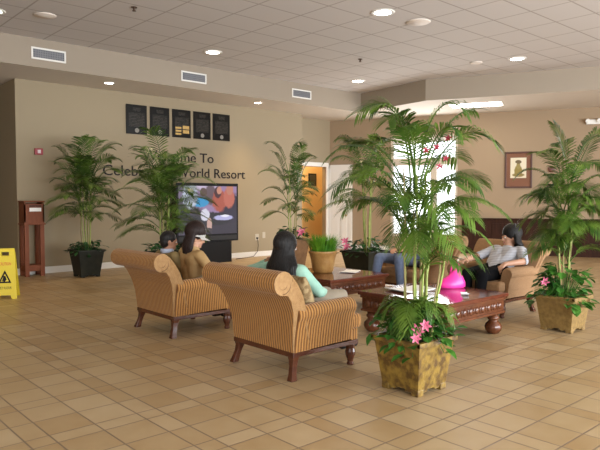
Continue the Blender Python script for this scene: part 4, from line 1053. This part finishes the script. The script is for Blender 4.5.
# woman with visor, and the man beside her, sharing the left chair
M_tan = mat('mustard_fabric', (.36, .22, .085), .8, (.42, .27, .115), 10, bump=.15)
def visor(t, hp, k, R, V):
    bm = NB(); N = 28; prev = None
    for i in range(N + 1):
        a = -PI + 2 * PI * i / N; ca, sa = math.cos(a), math.sin(a)
        q = [bm.verts.new(hp(-.012 + .119 * ca, .105 * sa, z)) for z in (.022, .062)]
        if prev: bm.faces.new((prev[0], q[0], q[1], prev[1]))
        prev = q
    bmesh.ops.solidify(bm, geom=bm.faces[:], thickness=.006)
    vb = link('visor_band', bm, mat('white_cloth', (.80, .79, .76), .7), t)
    bm = NB(); rows = []
    for j in range(4):
        rows.append([bm.verts.new(hp(-.012 + (.119 + .022 * j) * math.cos(a) , .105 * math.sin(a) * (1 + .05 * j), .024 - .008 * j)) for a in [-1.1 + 2.2 * i / 14 for i in range(15)]])
    for a, b in zip(rows, rows[1:]):
        for i in range(14): bm.faces.new((a[i], a[i + 1], b[i + 1], b[i]))
    bmesh.ops.solidify(bm, geom=bm.faces[:], thickness=.005)
    link('visor_brim', bm, mat('white_cloth', (.80, .79, .76), .7), vb)
J = dict(pelvis=(.48, -.06, .56), chest=(.46, -.06, .80), neck=(.50, -.04, .95), head=(.54, -.02, 1.045), face=(.80, -.55, -.22), shL=(.46, .10, .87), shR=(.46, -.22, .85),
         elL=(.66, .14, .66), wrL=(.86, .02, .62), elR=(.52, -.40, .67), wrR=(.74, -.44, .655), hdR=(1, -.02, -.05), hipL=(.50, .04, .55), hipR=(.50, -.14, .55), knL=(.94, .04, .57), knR=(.94, -.14, .57), anL=(1.0, .04, .13), anR=(1.0, -.14, .13))
person('woman with a white visor and mustard top in the left armchair', (3.33, 6.17, 0), 0, J, M_skin2, M_tan, mat('khaki_cloth', (.28, .22, .13), .8), dict(build=long_hair(.16, .2, 9, puff=1.18), m=M_hairbrown), sleeve='half', extras=visor)
M_olive = mat('olive_fabric', (.17, .12, .045), .8, (.23, .16, .06), 10)
def collar(t, hp, k, R, V):
    bm = NB(); lathe(bm, [(.066, -.03), (.082, -.01), (.074, .028), (.064, .03)], 20, cap=False); c = V('neck')
    link('collar', bm, mat('pale_blue_cloth', (.40, .44, .55), .8), t, smooth=True, loc=(c.x, c.y, c.z))
J = dict(pelvis=(.40, .20, .54), chest=(.32, .24, .76), neck=(.32, .26, .885), head=(.345, .26, 1.0), face=(.9, -.35, -.1), shL=(.30, .40, .82), shR=(.32, .09, .82),
         elL=(.46, .46, .62), wrL=(.68, .36, .58), elR=(.46, .03, .62), wrR=(.68, .10, .58), hipL=(.42, .26, .54), hipR=(.42, .12, .54), knL=(.84, .27, .56), knR=(.84, .14, .56), anL=(.93, .27, .13), anR=(.93, .14, .13))
person('man with short dark hair and pale blue collar beside the woman with the visor', (3.33, 6.17, 0), 0, J, M_skin, M_olive, mat('dark_trousers', (.05, .05, .06), .8), dict(build=short_hair, m=M_hairblack), scale=.95, extras=collar)

# woman reclining in the right chair
def wave_mat():
    m = stripe_mat('grey_white_stripes', 2, (.30, .30, .33), (.46, .46, .49), period=.020, bump=.1); return m
J = dict(pelvis=(.44, .10, .55), chest=(.22, .11, .74), neck=(.12, .12, .86), head=(.09, .12, .975), face=(.7, -.6, .05), up=(-.25, 0, 1), shL=(.15, .30, .80), shR=(.17, -.06, .80),
         elL=(.30, .43, .69), wrL=(.54, .29, .66), hdL=(.8, -.25, -.55), elR=(.44, -.18, .72), wrR=(.74, -.16, .70), hipL=(.46, .19, .54), hipR=(.46, .01, .54), knL=(.90, .18, .53), knR=(.90, -.03, .53), anL=(.98, .18, .12), anR=(.98, -.03, .12))
person('woman in a grey striped top and black trousers reclining in the right armchair', (7.74, 4.36, 0), PI, J, M_skin2, wave_mat(), mat('black_trousers', (.005, .005, .006), .9, spec=0.1), dict(build=long_hair(.08, .3, 14, puff=1.12), m=M_hairblack), sleeve='half', scale=1.10)
# man in jeans
M_jean = mat('blue_denim', (.085, .11, .175), .85, (.125, .155, .235), 25, bump=.2)
J = dict(pelvis=(.44, 0, .57), chest=(.27, .02, .82), neck=(.22, .03, .97), head=(.24, .03, 1.09), face=(1, 0, -.2), shL=(.24, .20, .89), shR=(.24, -.16, .89),
         elL=(.46, .30, .68), wrL=(.76, .12, .76), hdL=(.95, -.2, -.05), elR=(.46, -.24, .68), wrR=(.80, -.06, .74), hdR=(.95, .2, -.1), hipL=(.46, .10, .56), hipR=(.46, -.10, .56), knL=(1.02, .18, .63), knR=(1.04, -.18, .62), anL=(1.02, .22, .12), anR=(1.14, -.22, .12))
person('person in blue jeans with hands together, half hidden behind the big palm', (8.02, 5.82, 0), PI, J, M_skin, mat('brown_shirt', (.16, .10, .06), .8), M_jean, dict(build=short_hair, m=M_hairbrown))
